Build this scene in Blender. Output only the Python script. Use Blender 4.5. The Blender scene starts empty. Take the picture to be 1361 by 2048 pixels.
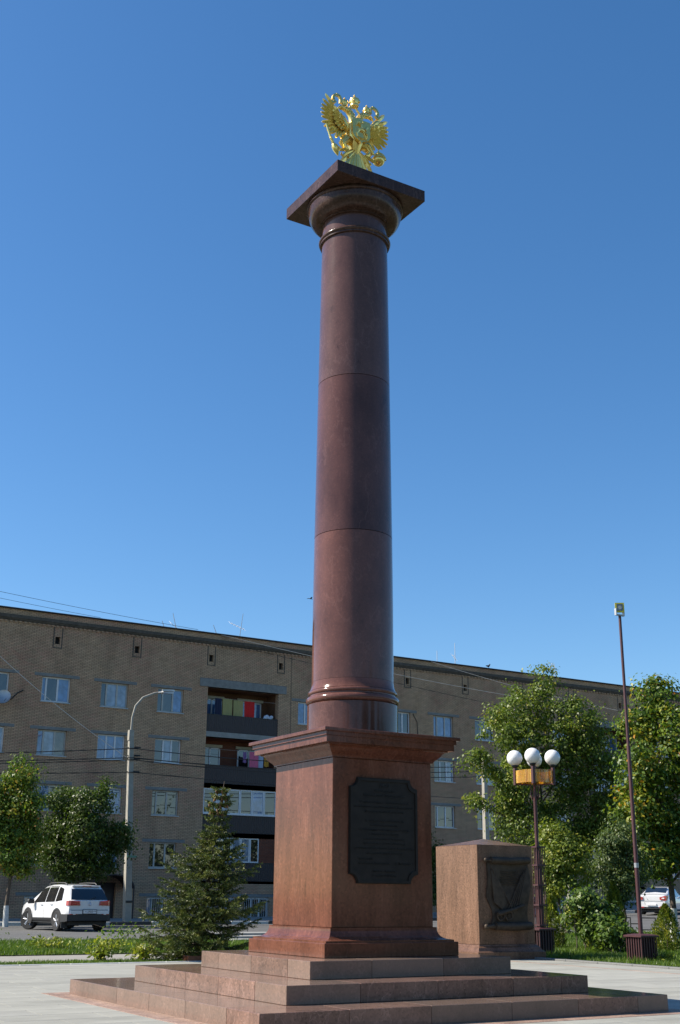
import bpy, math, random
import numpy as np
from mathutils import Vector, Matrix
R = math.radians
random.seed(7)
scene = bpy.context.scene
COL = scene.collection

# ------------------------------------------------------------------ camera, sky, sun, exposure
cam_d = bpy.data.cameras.new('camera')
cam = bpy.data.objects.new('camera', cam_d)
COL.objects.link(cam)
PITCH, YAW, ROLL = 0.3140, 0.5425, 0.0081
h_ = Vector((math.sin(YAW) * math.cos(PITCH), math.cos(YAW) * math.cos(PITCH), math.sin(PITCH)))
r_ = Vector((math.cos(YAW), -math.sin(YAW), 0))
u_ = r_.cross(h_)
r2, u2 = r_ * math.cos(ROLL) + u_ * math.sin(ROLL), u_ * math.cos(ROLL) - r_ * math.sin(ROLL)
M = Matrix((r2, u2, -h_)).transposed().to_4x4()
M.translation = Vector((-8.6762, -14.0128, 1.30))
cam.matrix_world = M
cam_d.sensor_fit = 'VERTICAL'
cam_d.angle = 2 * math.atan(1024 / 2366.57)
cam_d.clip_start, cam_d.clip_end = 0.1, 6000
scene.camera = cam

SUN_GAMMA, SUN_EL = R(31), R(42)
to_sun = Vector((-math.cos(SUN_GAMMA) * math.cos(SUN_EL), math.sin(SUN_GAMMA) * math.cos(SUN_EL), math.sin(SUN_EL)))
world = bpy.data.worlds.new('World')
scene.world = world
world.use_nodes = True
wn = world.node_tree
wn.nodes.clear()
sky = wn.nodes.new('ShaderNodeTexSky')
sky.sky_type = 'NISHITA'
sky.sun_disc = False
sky.sun_elevation = SUN_EL
sky.sun_rotation = math.atan2(to_sun.x, to_sun.y)
sky.altitude = 200
sky.air_density, sky.dust_density, sky.ozone_density = 1.0, 0.5, 3.2
bg = wn.nodes.new('ShaderNodeBackground')
bg.inputs['Strength'].default_value = 0.095
wo = wn.nodes.new('ShaderNodeOutputWorld')
hs = wn.nodes.new('ShaderNodeHueSaturation')
hs.inputs['Saturation'].default_value = 1.24
wn.links.new(sky.outputs[0], hs.inputs['Color'])
wn.links.new(hs.outputs[0], bg.inputs[0])
wn.links.new(bg.outputs[0], wo.inputs[0])
sun_d = bpy.data.lights.new('sun', 'SUN')
sun_d.energy, sun_d.angle, sun_d.color = 5.0, R(0.53), (1.0, 0.92, 0.80)
sun = bpy.data.objects.new('sun', sun_d)
COL.objects.link(sun)
sun.rotation_euler = (-to_sun).to_track_quat('-Z', 'Y').to_euler()
sun.location = (-30, 20, 40)
vs = scene.view_settings
scene.display_settings.display_device = 'sRGB'
vs.view_transform, vs.look, vs.exposure, vs.gamma = 'Standard', 'None', 0.85, 1.0
vs.use_curve_mapping = False
scene.render.engine = 'CYCLES'
scene.cycles.max_bounces, scene.cycles.diffuse_bounces, scene.cycles.glossy_bounces = 6, 3, 4
scene.cycles.transparent_max_bounces = 8
scene.cycles.use_denoising = True
scene.cycles.sample_clamp_indirect = 6

# ------------------------------------------------------------------ helpers
def tag(o, label=None, cat=None, group=None, kind=None):
    for k, v in (('label', label), ('category', cat), ('group', group), ('kind', kind)):
        if v: o[k] = v
    return o

def empty(name, loc=(0, 0, 0), rz=0, label=None, cat=None, group=None, parent=None):
    o = bpy.data.objects.new(name, None)
    COL.objects.link(o)
    o.location = loc; o.rotation_euler = (0, 0, rz); o.empty_display_size = .2
    if parent: o.parent = parent
    return tag(o, label, cat, group)

def link(name, me, parent=None, loc=(0, 0, 0), rz=0):
    o = bpy.data.objects.new(name, me)
    COL.objects.link(o)
    o.location = loc
    o.rotation_euler = (0, 0, rz) if not isinstance(rz, (tuple, list)) else rz
    if parent: o.parent = parent
    return o

def copy_tree(o, parent=None):
    c = o.copy(); COL.objects.link(c)
    if parent: c.parent = parent
    for ch in list(o.children): copy_tree(ch, c)
    return c

class MB:
    def __init__(s): s.v = []; s.f = []; s.mi = []; s.cur = 0; s.sm = []
    def face(s, pts, smooth=False):
        b = len(s.v); s.v += [tuple(p) for p in pts]; s.f.append(tuple(range(b, b + len(pts)))); s.mi.append(s.cur); s.sm.append(smooth)
    def add(s, vs_, fs, smooth=False):
        b = len(s.v); s.v += [tuple(p) for p in vs_]
        for f in fs: s.f.append(tuple(i + b for i in f)); s.mi.append(s.cur); s.sm.append(smooth)
    def box(s, x0, x1, y0, y1, z0, z1, bev=0.0):
        if bev <= 0:
            v = [(x, y, z) for z in (z0, z1) for y in (y0, y1) for x in (x0, x1)]
            s.add(v, [(0, 2, 3, 1), (4, 5, 7, 6), (0, 1, 5, 4), (2, 6, 7, 3), (0, 4, 6, 2), (1, 3, 7, 5)])
        else:
            b = bev
            X, Y, Z = (x0, x1), (y0, y1), (z0, z1)
            v = []; idx = {}
            for i in (0, 1):
                for j in (0, 1):
                    for k in (0, 1):
                        sx, sy, sz = (b, -b)[i], (b, -b)[j], (b, -b)[k]
                        for ax in range(3):
                            p = [X[i] + sx, Y[j] + sy, Z[k] + sz]
                            p[ax] = (X[i], Y[j], Z[k])[ax]
                            idx[(i, j, k, ax)] = len(v); v.append(p)
            fs = []
            for ax in range(3):
                o1, o2 = [a for a in range(3) if a != ax]
                for side in (0, 1):
                    q = []
                    for a, c in ((0, 0), (1, 0), (1, 1), (0, 1)):
                        t = [0, 0, 0]; t[ax] = side; t[o1] = a; t[o2] = c
                        q.append(idx[(*t, ax)])
                    if (side == 1) != (ax != 1): q.reverse()
                    fs.append(tuple(q))
            for e in range(3):  # edges parallel to axis e
                o1, o2 = [a for a in range(3) if a != e]
                for a in (0, 1):
                    for c in (0, 1):
                        t0 = [0, 0, 0]; t1 = [0, 0, 0]
                        t0[o1] = t1[o1] = a; t0[o2] = t1[o2] = c; t1[e] = 1
                        fs.append((idx[(*t0, o1)], idx[(*t1, o1)], idx[(*t1, o2)], idx[(*t0, o2)]))
            for i in (0, 1):
                for j in (0, 1):
                    for k in (0, 1): fs.append((idx[(i, j, k, 0)], idx[(i, j, k, 1)], idx[(i, j, k, 2)]))
            s.add(v, fs)
    def loft(s, rings, closed=True, caps=True, smooth=True):
        b = len(s.v); n = len(rings[0])
        for r in rings: s.v += [tuple(p) for p in r]
        for i in range(len(rings) - 1):
            for j in range(n if closed else n - 1):
                k = (j + 1) % n
                s.f.append((b + i * n + j, b + i * n + k, b + (i + 1) * n + k, b + (i + 1) * n + j)); s.mi.append(s.cur); s.sm.append(smooth)
        if caps and closed:
            s.f.append(tuple(b + j for j in range(n))[::-1]); s.mi.append(s.cur); s.sm.append(False)
            s.f.append(tuple(b + (len(rings) - 1) * n + j for j in range(n))); s.mi.append(s.cur); s.sm.append(False)
    def lathe(s, prof, n=32, c=(0, 0), smooth=True, caps=True):
        s.loft([[(c[0] + r * math.cos(2 * math.pi * j / n), c[1] + r * math.sin(2 * math.pi * j / n), z) for j in range(n)] for r, z in prof], smooth=smooth, caps=caps)
    def sqloft(s, prof, c=(0, 0)):   # square profile (half width, z)
        for (w0, z0), (w1, z1) in zip(prof[:-1], prof[1:]):
            q0 = [(c[0] + a * w0, c[1] + b * w0, z0) for a, b in ((-1, -1), (1, -1), (1, 1), (-1, 1))]
            q1 = [(c[0] + a * w1, c[1] + b * w1, z1) for a, b in ((-1, -1), (1, -1), (1, 1), (-1, 1))]
            for j in range(4):
                k = (j + 1) % 4
                s.face([q0[j], q0[k], q1[k], q1[j]])
        for (w, z), fl in ((prof[0], 1), (prof[-1], 0)):
            q = [(c[0] + a * w, c[1] + b * w, z) for a, b in ((-1, -1), (1, -1), (1, 1), (-1, 1))]
            s.face(q[::-1] if fl else q)
    def tube(s, pts, rad, n=8, caps=True):
        pts = [Vector(p) for p in pts]
        rad = rad if isinstance(rad, (list, tuple)) else [rad] * len(pts)
        rings = []; prev = None
        for i, p in enumerate(pts):
            t = (pts[min(i + 1, len(pts) - 1)] - pts[max(i - 1, 0)])
            t = t.normalized() if t.length > 1e-9 else Vector((0, 0, 1))
            if prev is None:
                a = t.cross(Vector((0, 0, 1)))
                if a.length < 1e-3: a = t.cross(Vector((1, 0, 0)))
            else: a = prev - t * prev.dot(t)
            a.normalize(); prev = a; b = t.cross(a)
            rings.append([p + (a * math.cos(2 * math.pi * j / n) + b * math.sin(2 * math.pi * j / n)) * rad[i] for j in range(n)])
        s.loft(rings, caps=caps)
    def sphere(s, c, r, n=12, m=8, sc=(1, 1, 1)):
        s.loft([[(c[0] + sc[0] * r * math.sin(math.pi * i / m) * math.cos(2 * math.pi * j / n), c[1] + sc[1] * r * math.sin(math.pi * i / m) * math.sin(2 * math.pi * j / n), c[2] - sc[2] * r * math.cos(math.pi * i / m)) for j in range(n)] for i in range(0, m + 1)], caps=False)
    def prism(s, poly, y0, y1, bev=0):   # polygon in XZ extruded along Y (front = y0)
        n = len(poly)
        a = [(x, y0, z) for x, z in poly]; b = [(x, y1, z) for x, z in poly]
        s.face(a); s.face(b[::-1])
        for j in range(n):
            k = (j + 1) % n
            s.face([a[k], a[j], b[j], b[k]])
    def mesh(s, name, mats):
        me = bpy.data.meshes.new(name)
        me.from_pydata(s.v, [], s.f)
        mats = mats if isinstance(mats, (list, tuple)) else [mats]
        for m in mats: me.materials.append(m)
        if len(mats) > 1: me.polygons.foreach_set('material_index', s.mi)
        if any(s.sm): me.polygons.foreach_set('use_smooth', s.sm)
        me.update()
        return me
    def build(s, name, mats, parent=None, loc=(0, 0, 0), rz=0, fix=True):
        me = s.mesh(name, mats)
        if fix:
            import bmesh
            bm = bmesh.new(); bm.from_mesh(me); bmesh.ops.remove_doubles(bm, verts=bm.verts, dist=1e-5)
            bmesh.ops.recalc_face_normals(bm, faces=bm.faces); bm.to_mesh(me); bm.free()
            if any(s.sm): me.set_sharp_from_angle(angle=R(38))
        return link(name, me, parent, loc, rz)

def fast_mesh(name, V, F, mats, tint=None, smooth=False):
    V = np.asarray(V, np.float32); F = np.asarray(F, np.int32)
    me = bpy.data.meshes.new(name)
    k = F.shape[1]
    me.vertices.add(len(V)); me.vertices.foreach_set('co', V.ravel())
    me.loops.add(F.size); me.loops.foreach_set('vertex_index', F.ravel())
    me.polygons.add(len(F))
    me.polygons.foreach_set('loop_start', np.arange(0, F.size, k, dtype=np.int32))
    me.polygons.foreach_set('loop_total', np.full(len(F), k, np.int32))
    if smooth: me.polygons.foreach_set('use_smooth', np.ones(len(F), bool))
    if tint is not None:
        at = me.attributes.new('tint', 'FLOAT', 'FACE')
        at.data.foreach_set('value', np.asarray(tint, np.float32))
    for m in (mats if isinstance(mats, (list, tuple)) else [mats]): me.materials.append(m)
    me.update(calc_edges=True); me.validate()
    return me

# ------------------------------------------------------------------ materials
def nm(name):
    m = bpy.data.materials.new(name); m.use_nodes = True
    nt = m.node_tree; b = nt.nodes['Principled BSDF']
    return m, nt, b
def node(nt, t, **kw):
    n = nt.nodes.new(t)
    for k, v in kw.items():
        if k in n.inputs: n.inputs[k].default_value = v
        else: setattr(n, k, v)
    return n
def ramp(nt, src, stops):
    r = nt.nodes.new('ShaderNodeValToRGB')
    el = r.color_ramp.elements
    while len(el) < len(stops): el.new(.5)
    for e, (p, c) in zip(el, stops): e.position = p; e.color = (*c, 1)
    nt.links.new(src, r.inputs[0]); return r.outputs[0]
def mixc(nt, fac, a, b, mode='MIX'):
    m = nt.nodes.new('ShaderNodeMix'); m.data_type = 'RGBA'; m.blend_type = mode
    for s, v in ((0, fac), (6, a), (7, b)):
        if hasattr(v, 'is_output'): nt.links.new(v, m.inputs[s])
        elif s == 0: m.inputs[0].default_value = v
        else: m.inputs[s].default_value = (*v, 1)
    return m.outputs[2]
def noise(nt, vec, scale, detail=4, rough=.6):
    n = node(nt, 'ShaderNodeTexNoise'); n.inputs['Scale'].default_value = scale
    n.inputs['Detail'].default_value = detail; n.inputs['Roughness'].default_value = rough
    if vec: nt.links.new(vec, n.inputs['Vector'])
    return n.outputs['Fac']
def objvec(nt, scale=(1, 1, 1), rot=(0, 0, 0)):
    tc = nt.nodes.new('ShaderNodeTexCoord'); mp = nt.nodes.new('ShaderNodeMapping')
    mp.inputs['Scale'].default_value = scale; mp.inputs['Rotation'].default_value = rot
    nt.links.new(tc.outputs['Object'], mp.inputs[0]); return mp.outputs[0]
def bump(nt, b, h, strength=.2, dist=.01):
    n = nt.nodes.new('ShaderNodeBump'); n.inputs['Strength'].default_value = strength; n.inputs['Distance'].default_value = dist
    nt.links.new(h, n.inputs['Height']); nt.links.new(n.outputs[0], b.inputs['Normal'])
def plain(name, c, rough=.6, metal=0, var=.12, scale=6, spec=.5, bmp=0, coat=0):
    m, nt, b = nm(name)
    v = objvec(nt); f = noise(nt, v, scale, 5)
    a = tuple(min(1, x * (1 + var)) for x in c); d = tuple(x * (1 - var) for x in c)
    nt.links.new(ramp(nt, f, [(.3, d), (.7, a)]), b.inputs['Base Color'])
    b.inputs['Roughness'].default_value = rough; b.inputs['Metallic'].default_value = metal
    b.inputs['Specular IOR Level'].default_value = spec
    if coat: b.inputs['Coat Weight'].default_value = coat; b.inputs['Coat Roughness'].default_value = .05
    if bmp: bump(nt, b, noise(nt, v, scale * 8, 4), bmp)
    return m
def stained(m, vec_scale, lo, k=.8):
    nt = m.node_tree; b = nt.nodes['Principled BSDF']; src = b.inputs['Base Color'].links[0].from_socket
    geo = nt.nodes.new('ShaderNodeNewGeometry'); mp = nt.nodes.new('ShaderNodeMapping'); mp.inputs['Scale'].default_value = vec_scale; nt.links.new(geo.outputs['Position'], mp.inputs[0])
    f = ramp(nt, noise(nt, mp.outputs[0], 1.0, 6, .6), [(.32, (lo, lo, lo)), (.5, (1, 1, 1)), (1, (1.03, 1.03, 1.02))])
    nt.links.new(mixc(nt, k, src, f, 'MULTIPLY'), b.inputs['Base Color']); return m
def granite(name, c, rough=.12, grain=95, vein=.5, rot=(0, .5, .3), stretch=(2.2, 2.2, .5), spec=.22, dark=.18, alt=None, lines=.55, drip=.8, speck=.65):
    m, nt, b = nm(name)
    v = objvec(nt); sv = objvec(nt, stretch, rot)
    oi = nt.nodes.new('ShaderNodeObjectInfo')
    off = nt.nodes.new('ShaderNodeVectorMath'); off.operation = 'MULTIPLY_ADD'
    cmb = nt.nodes.new('ShaderNodeCombineXYZ')
    for i in range(3): nt.links.new(oi.outputs['Random'], cmb.inputs[i])
    off.inputs[1].default_value = (17, 31, 23)
    nt.links.new(cmb.outputs[0], off.inputs[0]); nt.links.new(sv, off.inputs[2])
    big = noise(nt, off.outputs[0], 1.3, 6, .65)
    lo = tuple(x * (1 - vein * .8) for x in c); hi = tuple(min(1, x * (1 + vein * .6)) for x in c)
    base = ramp(nt, big, [(.28, lo), (.5, c), (.72, hi)])
    # dark veins
    vn = noise(nt, off.outputs[0], 2.6, 8, .7)
    vm = ramp(nt, vn, [(.0, (0, 0, 0)), (.30, (.9, .9, .9)), (.36, (0, 0, 0)), (1, (0, 0, 0))])
    base = mixc(nt, vm, base, tuple(x * .45 for x in c))
    # speckle
    vo = node(nt, 'ShaderNodeTexVoronoi'); vo.inputs['Scale'].default_value = grain; nt.links.new(v, vo.inputs['Vector'])
    sp = ramp(nt, vo.outputs['Color'], [(.0, (dark, dark, dark * 1.05)), (.35, (.85, .83, .83)), (.75, (1.08, 1.05, 1.02)), (1, (1.8, 1.7, 1.6))])
    base = mixc(nt, speck, base, sp, 'MULTIPLY')
    # thin pale and dark veins, drip stains
    wv = noise(nt, off.outputs[0], .9, 9, .6)
    ln = ramp(nt, wv, [(.0, (0, 0, 0)), (.495, (0, 0, 0)), (.503, (lines, lines, lines)), (.511, (0, 0, 0)), (1, (0, 0, 0))])
    base = mixc(nt, ln, base, tuple(min(1, x * 1.9 + .03) for x in c))
    st_ = noise(nt, objvec(nt, (9, 9, .7)), 1.0, 6, .65)
    dr = ramp(nt, st_, [(.0, (.45, .43, .42)), (.36, (.82, .81, .8)), (.46, (1, 1, 1)), (1, (1, 1, 1))])
    base = mixc(nt, drip, base, dr, 'MULTIPLY')
    if alt:
        fr = nt.nodes.new('ShaderNodeMath'); fr.operation = 'MULTIPLY'; fr.inputs[1].default_value = 7.31; nt.links.new(oi.outputs['Random'], fr.inputs[0])
        f2 = nt.nodes.new('ShaderNodeMath'); f2.operation = 'FRACT'; nt.links.new(fr.outputs[0], f2.inputs[0])
        base = mixc(nt, f2.outputs[0], base, mixc(nt, .75, base, alt))
    # per block value
    mr = nt.nodes.new('ShaderNodeMapRange'); mr.inputs['To Min'].default_value = .86; mr.inputs['To Max'].default_value = 1.1
    nt.links.new(oi.outputs['Random'], mr.inputs[0])
    hs = nt.nodes.new('ShaderNodeHueSaturation'); nt.links.new(mr.outputs[0], hs.inputs['Value']); nt.links.new(base, hs.inputs['Color'])
    nt.links.new(hs.outputs[0], b.inputs['Base Color'])
    rn = noise(nt, v, 3.0, 5)
    rr = nt.nodes.new('ShaderNodeMapRange'); rr.inputs['To Min'].default_value = rough * .5; rr.inputs['To Max'].default_value = rough * 1.6
    nt.links.new(rn, rr.inputs[0]); nt.links.new(rr.outputs[0], b.inputs['Roughness'])
    b.inputs['Specular IOR Level'].default_value = spec
    return m
def foliage(name, stops, rough=.45, trans=.35, spec=.35):
    m, nt, b = nm(name)
    at = nt.nodes.new('ShaderNodeAttribute'); at.attribute_name = 'tint'
    c = ramp(nt, at.outputs['Fac'], stops)
    nt.links.new(c, b.inputs['Base Color']); b.inputs['Roughness'].default_value = rough; b.inputs['Specular IOR Level'].default_value = spec
    tr = nt.nodes.new('ShaderNodeBsdfTranslucent')
    br = mixc(nt, 1.0, c, (1.25, 1.35, .6), 'MULTIPLY')
    nt.links.new(br, tr.inputs[0])
    mx = nt.nodes.new('ShaderNodeMixShader'); mx.inputs[0].default_value = trans
    nt.links.new(b.outputs[0], mx.inputs[1]); nt.links.new(tr.outputs[0], mx.inputs[2])
    nt.links.new(mx.outputs[0], nt.nodes['Material Output'].inputs[0])
    return m
def bricks(name, c1, c2, c3, mortar, patch=None):
    m, nt, b = nm(name)
    tc = nt.nodes.new('ShaderNodeTexCoord'); sp = nt.nodes.new('ShaderNodeSeparateXYZ'); cb = nt.nodes.new('ShaderNodeCombineXYZ')
    nt.links.new(tc.outputs['Object'], sp.inputs[0])
    ad = nt.nodes.new('ShaderNodeMath'); ad.operation = 'ADD'
    nt.links.new(sp.outputs[0], ad.inputs[0]); nt.links.new(sp.outputs[1], ad.inputs[1])
    nt.links.new(ad.outputs[0], cb.inputs[0]); nt.links.new(sp.outputs[2], cb.inputs[1])
    bt = nt.nodes.new('ShaderNodeTexBrick'); nt.links.new(cb.outputs[0], bt.inputs['Vector'])
    bt.inputs['Scale'].default_value = 1; bt.inputs['Brick Width'].default_value = .26; bt.inputs['Row Height'].default_value = .077
    bt.inputs['Mortar Size'].default_value = .010; bt.inputs['Mortar Smooth'].default_value = .2; bt.inputs['Bias'].default_value = 0
    bt.offset = .5
    n2 = noise(nt, cb.outputs[0], .35, 5, .6)
    a = ramp(nt, n2, [(.4, c1), (.62, c3)]); 
    nt.links.new(a, bt.inputs['Color1']); bt.inputs['Color2'].default_value = (*c2, 1); bt.inputs['Mortar'].default_value = (*mortar, 1)
    n3 = noise(nt, cb.outputs[0], 1.6, 6, .7)
    d = ramp(nt, n3, [(.3, (.74, .72, .70)), (.55, (1, 1, 1)), (.8, (1.12, 1.1, 1.06))])
    d2 = ramp(nt, noise(nt, objvec(nt, (.55, .55, .16)), 1.0, 6, .62), [(.30, (.55, .53, .52)), (.48, (.95, .94, .93)), (.7, (1.08, 1.05, 1.02))])
    cc_ = mixc(nt, .8, bt.outputs['Color'], d, 'MULTIPLY')
    nt.links.new(mixc(nt, .55, cc_, d2, 'MULTIPLY'), b.inputs['Base Color'])
    b.inputs['Roughness'].default_value = .9; b.inputs['Specular IOR Level'].default_value = .2
    inv = nt.nodes.new('ShaderNodeMath'); inv.operation = 'SUBTRACT'; inv.inputs[0].default_value = 1
    nt.links.new(bt.outputs['Fac'], inv.inputs[1]); bump(nt, b, inv.outputs[0], .6, .01)
    return m

G_DIE = granite('granite_red_polished', (0.1200, 0.0464, 0.0288), .09, grain=38, vein=.45, rot=(0, .08, 0), stretch=(3, 3, .5), lines=.3, drip=.35, dark=.4, speck=.45)
G_COL = granite('granite_column_lower', (0.1104, 0.0496, 0.0384), .10, grain=50, dark=.62, speck=.32, spec=.3, vein=.55, stretch=(1.2, 1.2, .7), rot=(.5, .9, 0), lines=.22, drip=.25)
G_COL2 = granite('granite_column_middle', (0.0896, 0.0424, 0.0360), .11, grain=50, dark=.62, speck=.32, spec=.3, vein=.5, stretch=(1.2, 1.2, .6), rot=(.6, .8, 0), lines=.25, drip=.2)
G_COL3 = granite('granite_column_upper', (0.0920, 0.0496, 0.0440), .12, grain=50, dark=.62, speck=.32, spec=.3, vein=.45, stretch=(1.2, 1.2, .6), rot=(.6, .8, 0), lines=.25, drip=.2)
G_CAP = granite('granite_capital', (0.0656, 0.0368, 0.0296), .2, grain=38, vein=.3)
G_STEP = granite('granite_step', (0.1840, 0.1085, 0.0832), .12, grain=48, vein=.5, stretch=(2, 2, 1.2), alt=(0.1926, 0.1484, 0.1186))
G_STONE = granite('granite_memorial_stone', (0.1520, 0.0864, 0.0576), .2, grain=38, vein=.5, rot=(.2, .55, .2), stretch=(2.6, 2.6, .45), drip=.25, speck=.5, lines=.3)
G_BAND = granite('granite_pink_band', (0.2880, 0.2000, 0.1560), .5, grain=75, vein=.3)
PAVE = plain('paving_concrete', (0.2894, 0.2877, 0.2525), .7, var=.10, scale=1.4, spec=.3)
PAVEJ = plain('paving_joint', (0.1760, 0.1760, 0.1600), .9)
KERBG = plain('kerb_granite_grey', (0.1600, 0.1600, 0.1520), .7, var=.2, scale=30)
PAVE = stained(PAVE, (.35, .9, 1), .72)
KERBW = plain('kerb_white_paint', (0.4400, 0.4480, 0.4400), .7, var=.15, scale=9)
KERBK = plain('kerb_black_paint', (.03, .03, .032), .6, var=.2, scale=9)
ASPH = stained(plain('asphalt', (0.0920, 0.0920, 0.0904), .85, var=.12, scale=2.5, bmp=.1), (.25, .9, 1), .7)
CONC = plain('concrete', (0.2400, 0.2400, 0.2240), .85, var=.18, scale=3)
CONCP = plain('concrete_pole', (0.2960, 0.2800, 0.2400), .8, var=.12, scale=5)
CONCD = plain('concrete_lintel', (.19, .19, .18), .9, var=.2, scale=4)
PATHM = plain('path_paving', (0.2400, 0.2280, 0.2000), .85, var=.12, scale=4)
EARTH = plain('lawn_soil', (0.0440, 0.0600, 0.0176), .95, var=.4, scale=3)
FARG = plain('far_ground', (.09, .10, .06), .95, var=.3, scale=.2)
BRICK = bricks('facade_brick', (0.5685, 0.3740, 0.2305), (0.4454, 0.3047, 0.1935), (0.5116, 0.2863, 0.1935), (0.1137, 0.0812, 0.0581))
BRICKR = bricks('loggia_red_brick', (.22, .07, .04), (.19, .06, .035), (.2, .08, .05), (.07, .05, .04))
BRICKD = plain('cornice_dark_brick', (.085, .07, .055), .9, var=.3, scale=5)  # darker brick tone for cornice, vent surrounds and joints
ROOFM = plain('roof_felt', (.022, .022, .024), .9)
FRAMEW = plain('window_frame_white', (.62, .63, .64), .4, var=.06)
FRAMEO = plain('window_frame_old', (.42, .41, .37), .6, var=.15)
def glassm(name, c, r=.02, spec=.9):
    m, nt, b = nm(name); v = objvec(nt, (1, 1, 1))
    f = noise(nt, v, 2.2, 4)
    nt.links.new(ramp(nt, f, [(.35, tuple(x * .6 for x in c)), (.65, tuple(x * 1.3 for x in c))]), b.inputs['Base Color'])
    b.inputs['Roughness'].default_value = r; b.inputs['Specular IOR Level'].default_value = spec; b.inputs['IOR'].default_value = 1.5
    b.inputs['Coat Weight'].default_value = 1.0; b.inputs['Coat Roughness'].default_value = .01; b.inputs['Coat IOR'].default_value = 1.4
    return m
GLASSD = glassm('glass_dark_room', (.016, .018, .02))
GLASSC = glassm('glass_curtain', (.18, .22, .29))
GLASSB = glassm('glass_sky_blue', (.075, .15, .31))  # blue of the reflected sky put into the pane colour
GLASSR = glassm('glass_warm_curtain', (.12, .09, .055))
CARGL = glassm('car_glass', (.008, .009, .01))
PANEL = plain('loggia_panel_maroon', (.030, .019, .019), .5, var=.15)
CARW = plain('car_paint_white', (0.6400, 0.6480, 0.6560), .25, var=.01, coat=1.0)
CARBK = plain('car_black_plastic', (.02, .02, .021), .55, var=.1)
TYRE = plain('tyre_rubber', (.014, .014, .015), .8)
ALLOY = plain('wheel_alloy', (.62, .63, .65), .3, metal=.8, var=.04)
TAILR = plain('taillight_red', (.36, .008, .014), .12, var=.1, coat=1)
GLINTM = plain('glint_pale', (.8, .7, .6), .15)  # pale tone of the painted glint on the bumper reflectors
PLATEM = plain('number_plate_white', (.7, .7, .7), .4)
INK = plain('plate_ink', (.01, .01, .012), .6)
CHROME = plain('chrome', (.7, .7, .72), .15, metal=1, var=.03)
GOLD = plain('gilding', (.95, .68, .22), .3, metal=.82, var=.10, scale=12)
BRONZE = plain('dark_bronze', (.024, .021, .018), .55, spec=.2, metal=.2, var=.25, scale=9)
BRONZE2 = plain('relief_bronze', (.060, .044, .032), .55, spec=.2, metal=.2, var=.35, scale=9)
BRONZEL = plain('bronze_letters', (.018, .016, .014), .5, metal=.2)
MAROON = plain('maroon_paint', (.060, .020, .022), .5, var=.15)
GLOBE, nt, b = nm('opal_globe')
b.inputs['Base Color'].default_value = (.86, .86, .85, 1); b.inputs['Roughness'].default_value = .18
b.inputs['Subsurface Weight'].default_value = .3; b.inputs['Subsurface Radius'].default_value = (.1, .1, .1)
nt.links.new(ramp(nt, noise(nt, objvec(nt), 4), [(.3, (.70, .70, .69)), (.7, (.74, .74, .73))]), b.inputs['Base Color'])
AMBER, nt, b = nm('amber_plexiglass')
nt.links.new(ramp(nt, noise(nt, objvec(nt, (3, 3, .3)), 2.5), [(.38, (.55, .24, .015)), (.62, (.92, .58, .08))]), b.inputs['Base Color'])
b.inputs['Roughness'].default_value = .08; b.inputs['Transmission Weight'].default_value = .6
ZINC = plain('galvanised_steel', (0.4000, 0.4080, 0.4160), .45, metal=.6, var=.1)
STEELD = plain('black_steel', (.02, .02, .02), .5)
STEELW = plain('white_painted_steel', (0.5600, 0.5600, 0.5440), .5)
FLOODY = plain('floodlight_yellow', (.50, .44, .03), .45, var=.1)
LENS = glassm('floodlight_lens', (.10, .12, .12))
BARK = plain('bark', (.085, .065, .048), .9, var=.4, scale=14, bmp=.5)
BARKW = plain('limewashed_bark', (0.4960, 0.4960, 0.4640), .9, var=.15, scale=10)
WIREM = plain('cable_black', (.012, .012, .012), .6)
WIREL = plain('cable_pale', (.45, .42, .38), .6)
CLOTHS = {k: plain('cloth_' + k, c, .9, var=.1, scale=20) for k, c in dict(olive=(.30, .27, .11), red=(.50, .012, .012), navy=(.012, .018, .05), pink=(.5, .11, .2), white=(.55, .6, .7), mustard=(.38, .2, .02), violet=(.18, .1, .25), paleblue=(.3, .38, .5)).items()}
L_GREEN = foliage('leaf_green', [(0, (0.0589, 0.0924, 0.0143)), (.5, (0.1217, 0.1728, 0.0244)), (.85, (0.2164, 0.2476, 0.0344)), (1, (0.3748, 0.3058, 0.0428))])
L_MAPLE = foliage('leaf_maple', [(0, (0.0487, 0.0916, 0.0134)), (.5, (0.1075, 0.1756, 0.0185)), (.8, (0.2436, 0.2478, 0.0260)), (.93, (0.4007, 0.2738, 0.0260)), (1, (0.4301, 0.1697, 0.0193))])
L_DARK = foliage('leaf_linden', [(0, (0.0290, 0.0538, 0.0096)), (.6, (0.0589, 0.0979, 0.0143)), (.9, (0.1111, 0.1552, 0.0216)), (1, (0.1826, 0.1790, 0.0327))])
L_YEL = foliage('leaf_young_tree', [(0, (0.0739, 0.1126, 0.0168)), (.5, (0.1638, 0.2117, 0.0277)), (1, (0.3444, 0.3326, 0.0445))])
L_SPRUCE = foliage('spruce_needles', [(0, (0.0238, 0.0414, 0.0115)), (.5, (0.0626, 0.0910, 0.0209)), (.85, (0.1242, 0.1444, 0.0302)), (1, (0.1901, 0.1914, 0.0346))], trans=.12)
L_THUJA = foliage('thuja_sprays', [(0, (0.0554, 0.0882, 0.0118)), (.6, (0.1579, 0.1991, 0.0202)), (1, (0.3780, 0.3528, 0.0344))], trans=.2)
L_LILAC = foliage('lilac_leaf', [(0, (0.0412, 0.0815, 0.0151)), (.6, (0.0874, 0.1487, 0.0260)), (1, (0.1747, 0.2302, 0.0420))])
L_ELM = foliage('elm_leaf', [(0, (0.0504, 0.0840, 0.0252)), (.6, (0.1008, 0.1428, 0.0462)), (1, (0.1764, 0.2100, 0.0756))])
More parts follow.
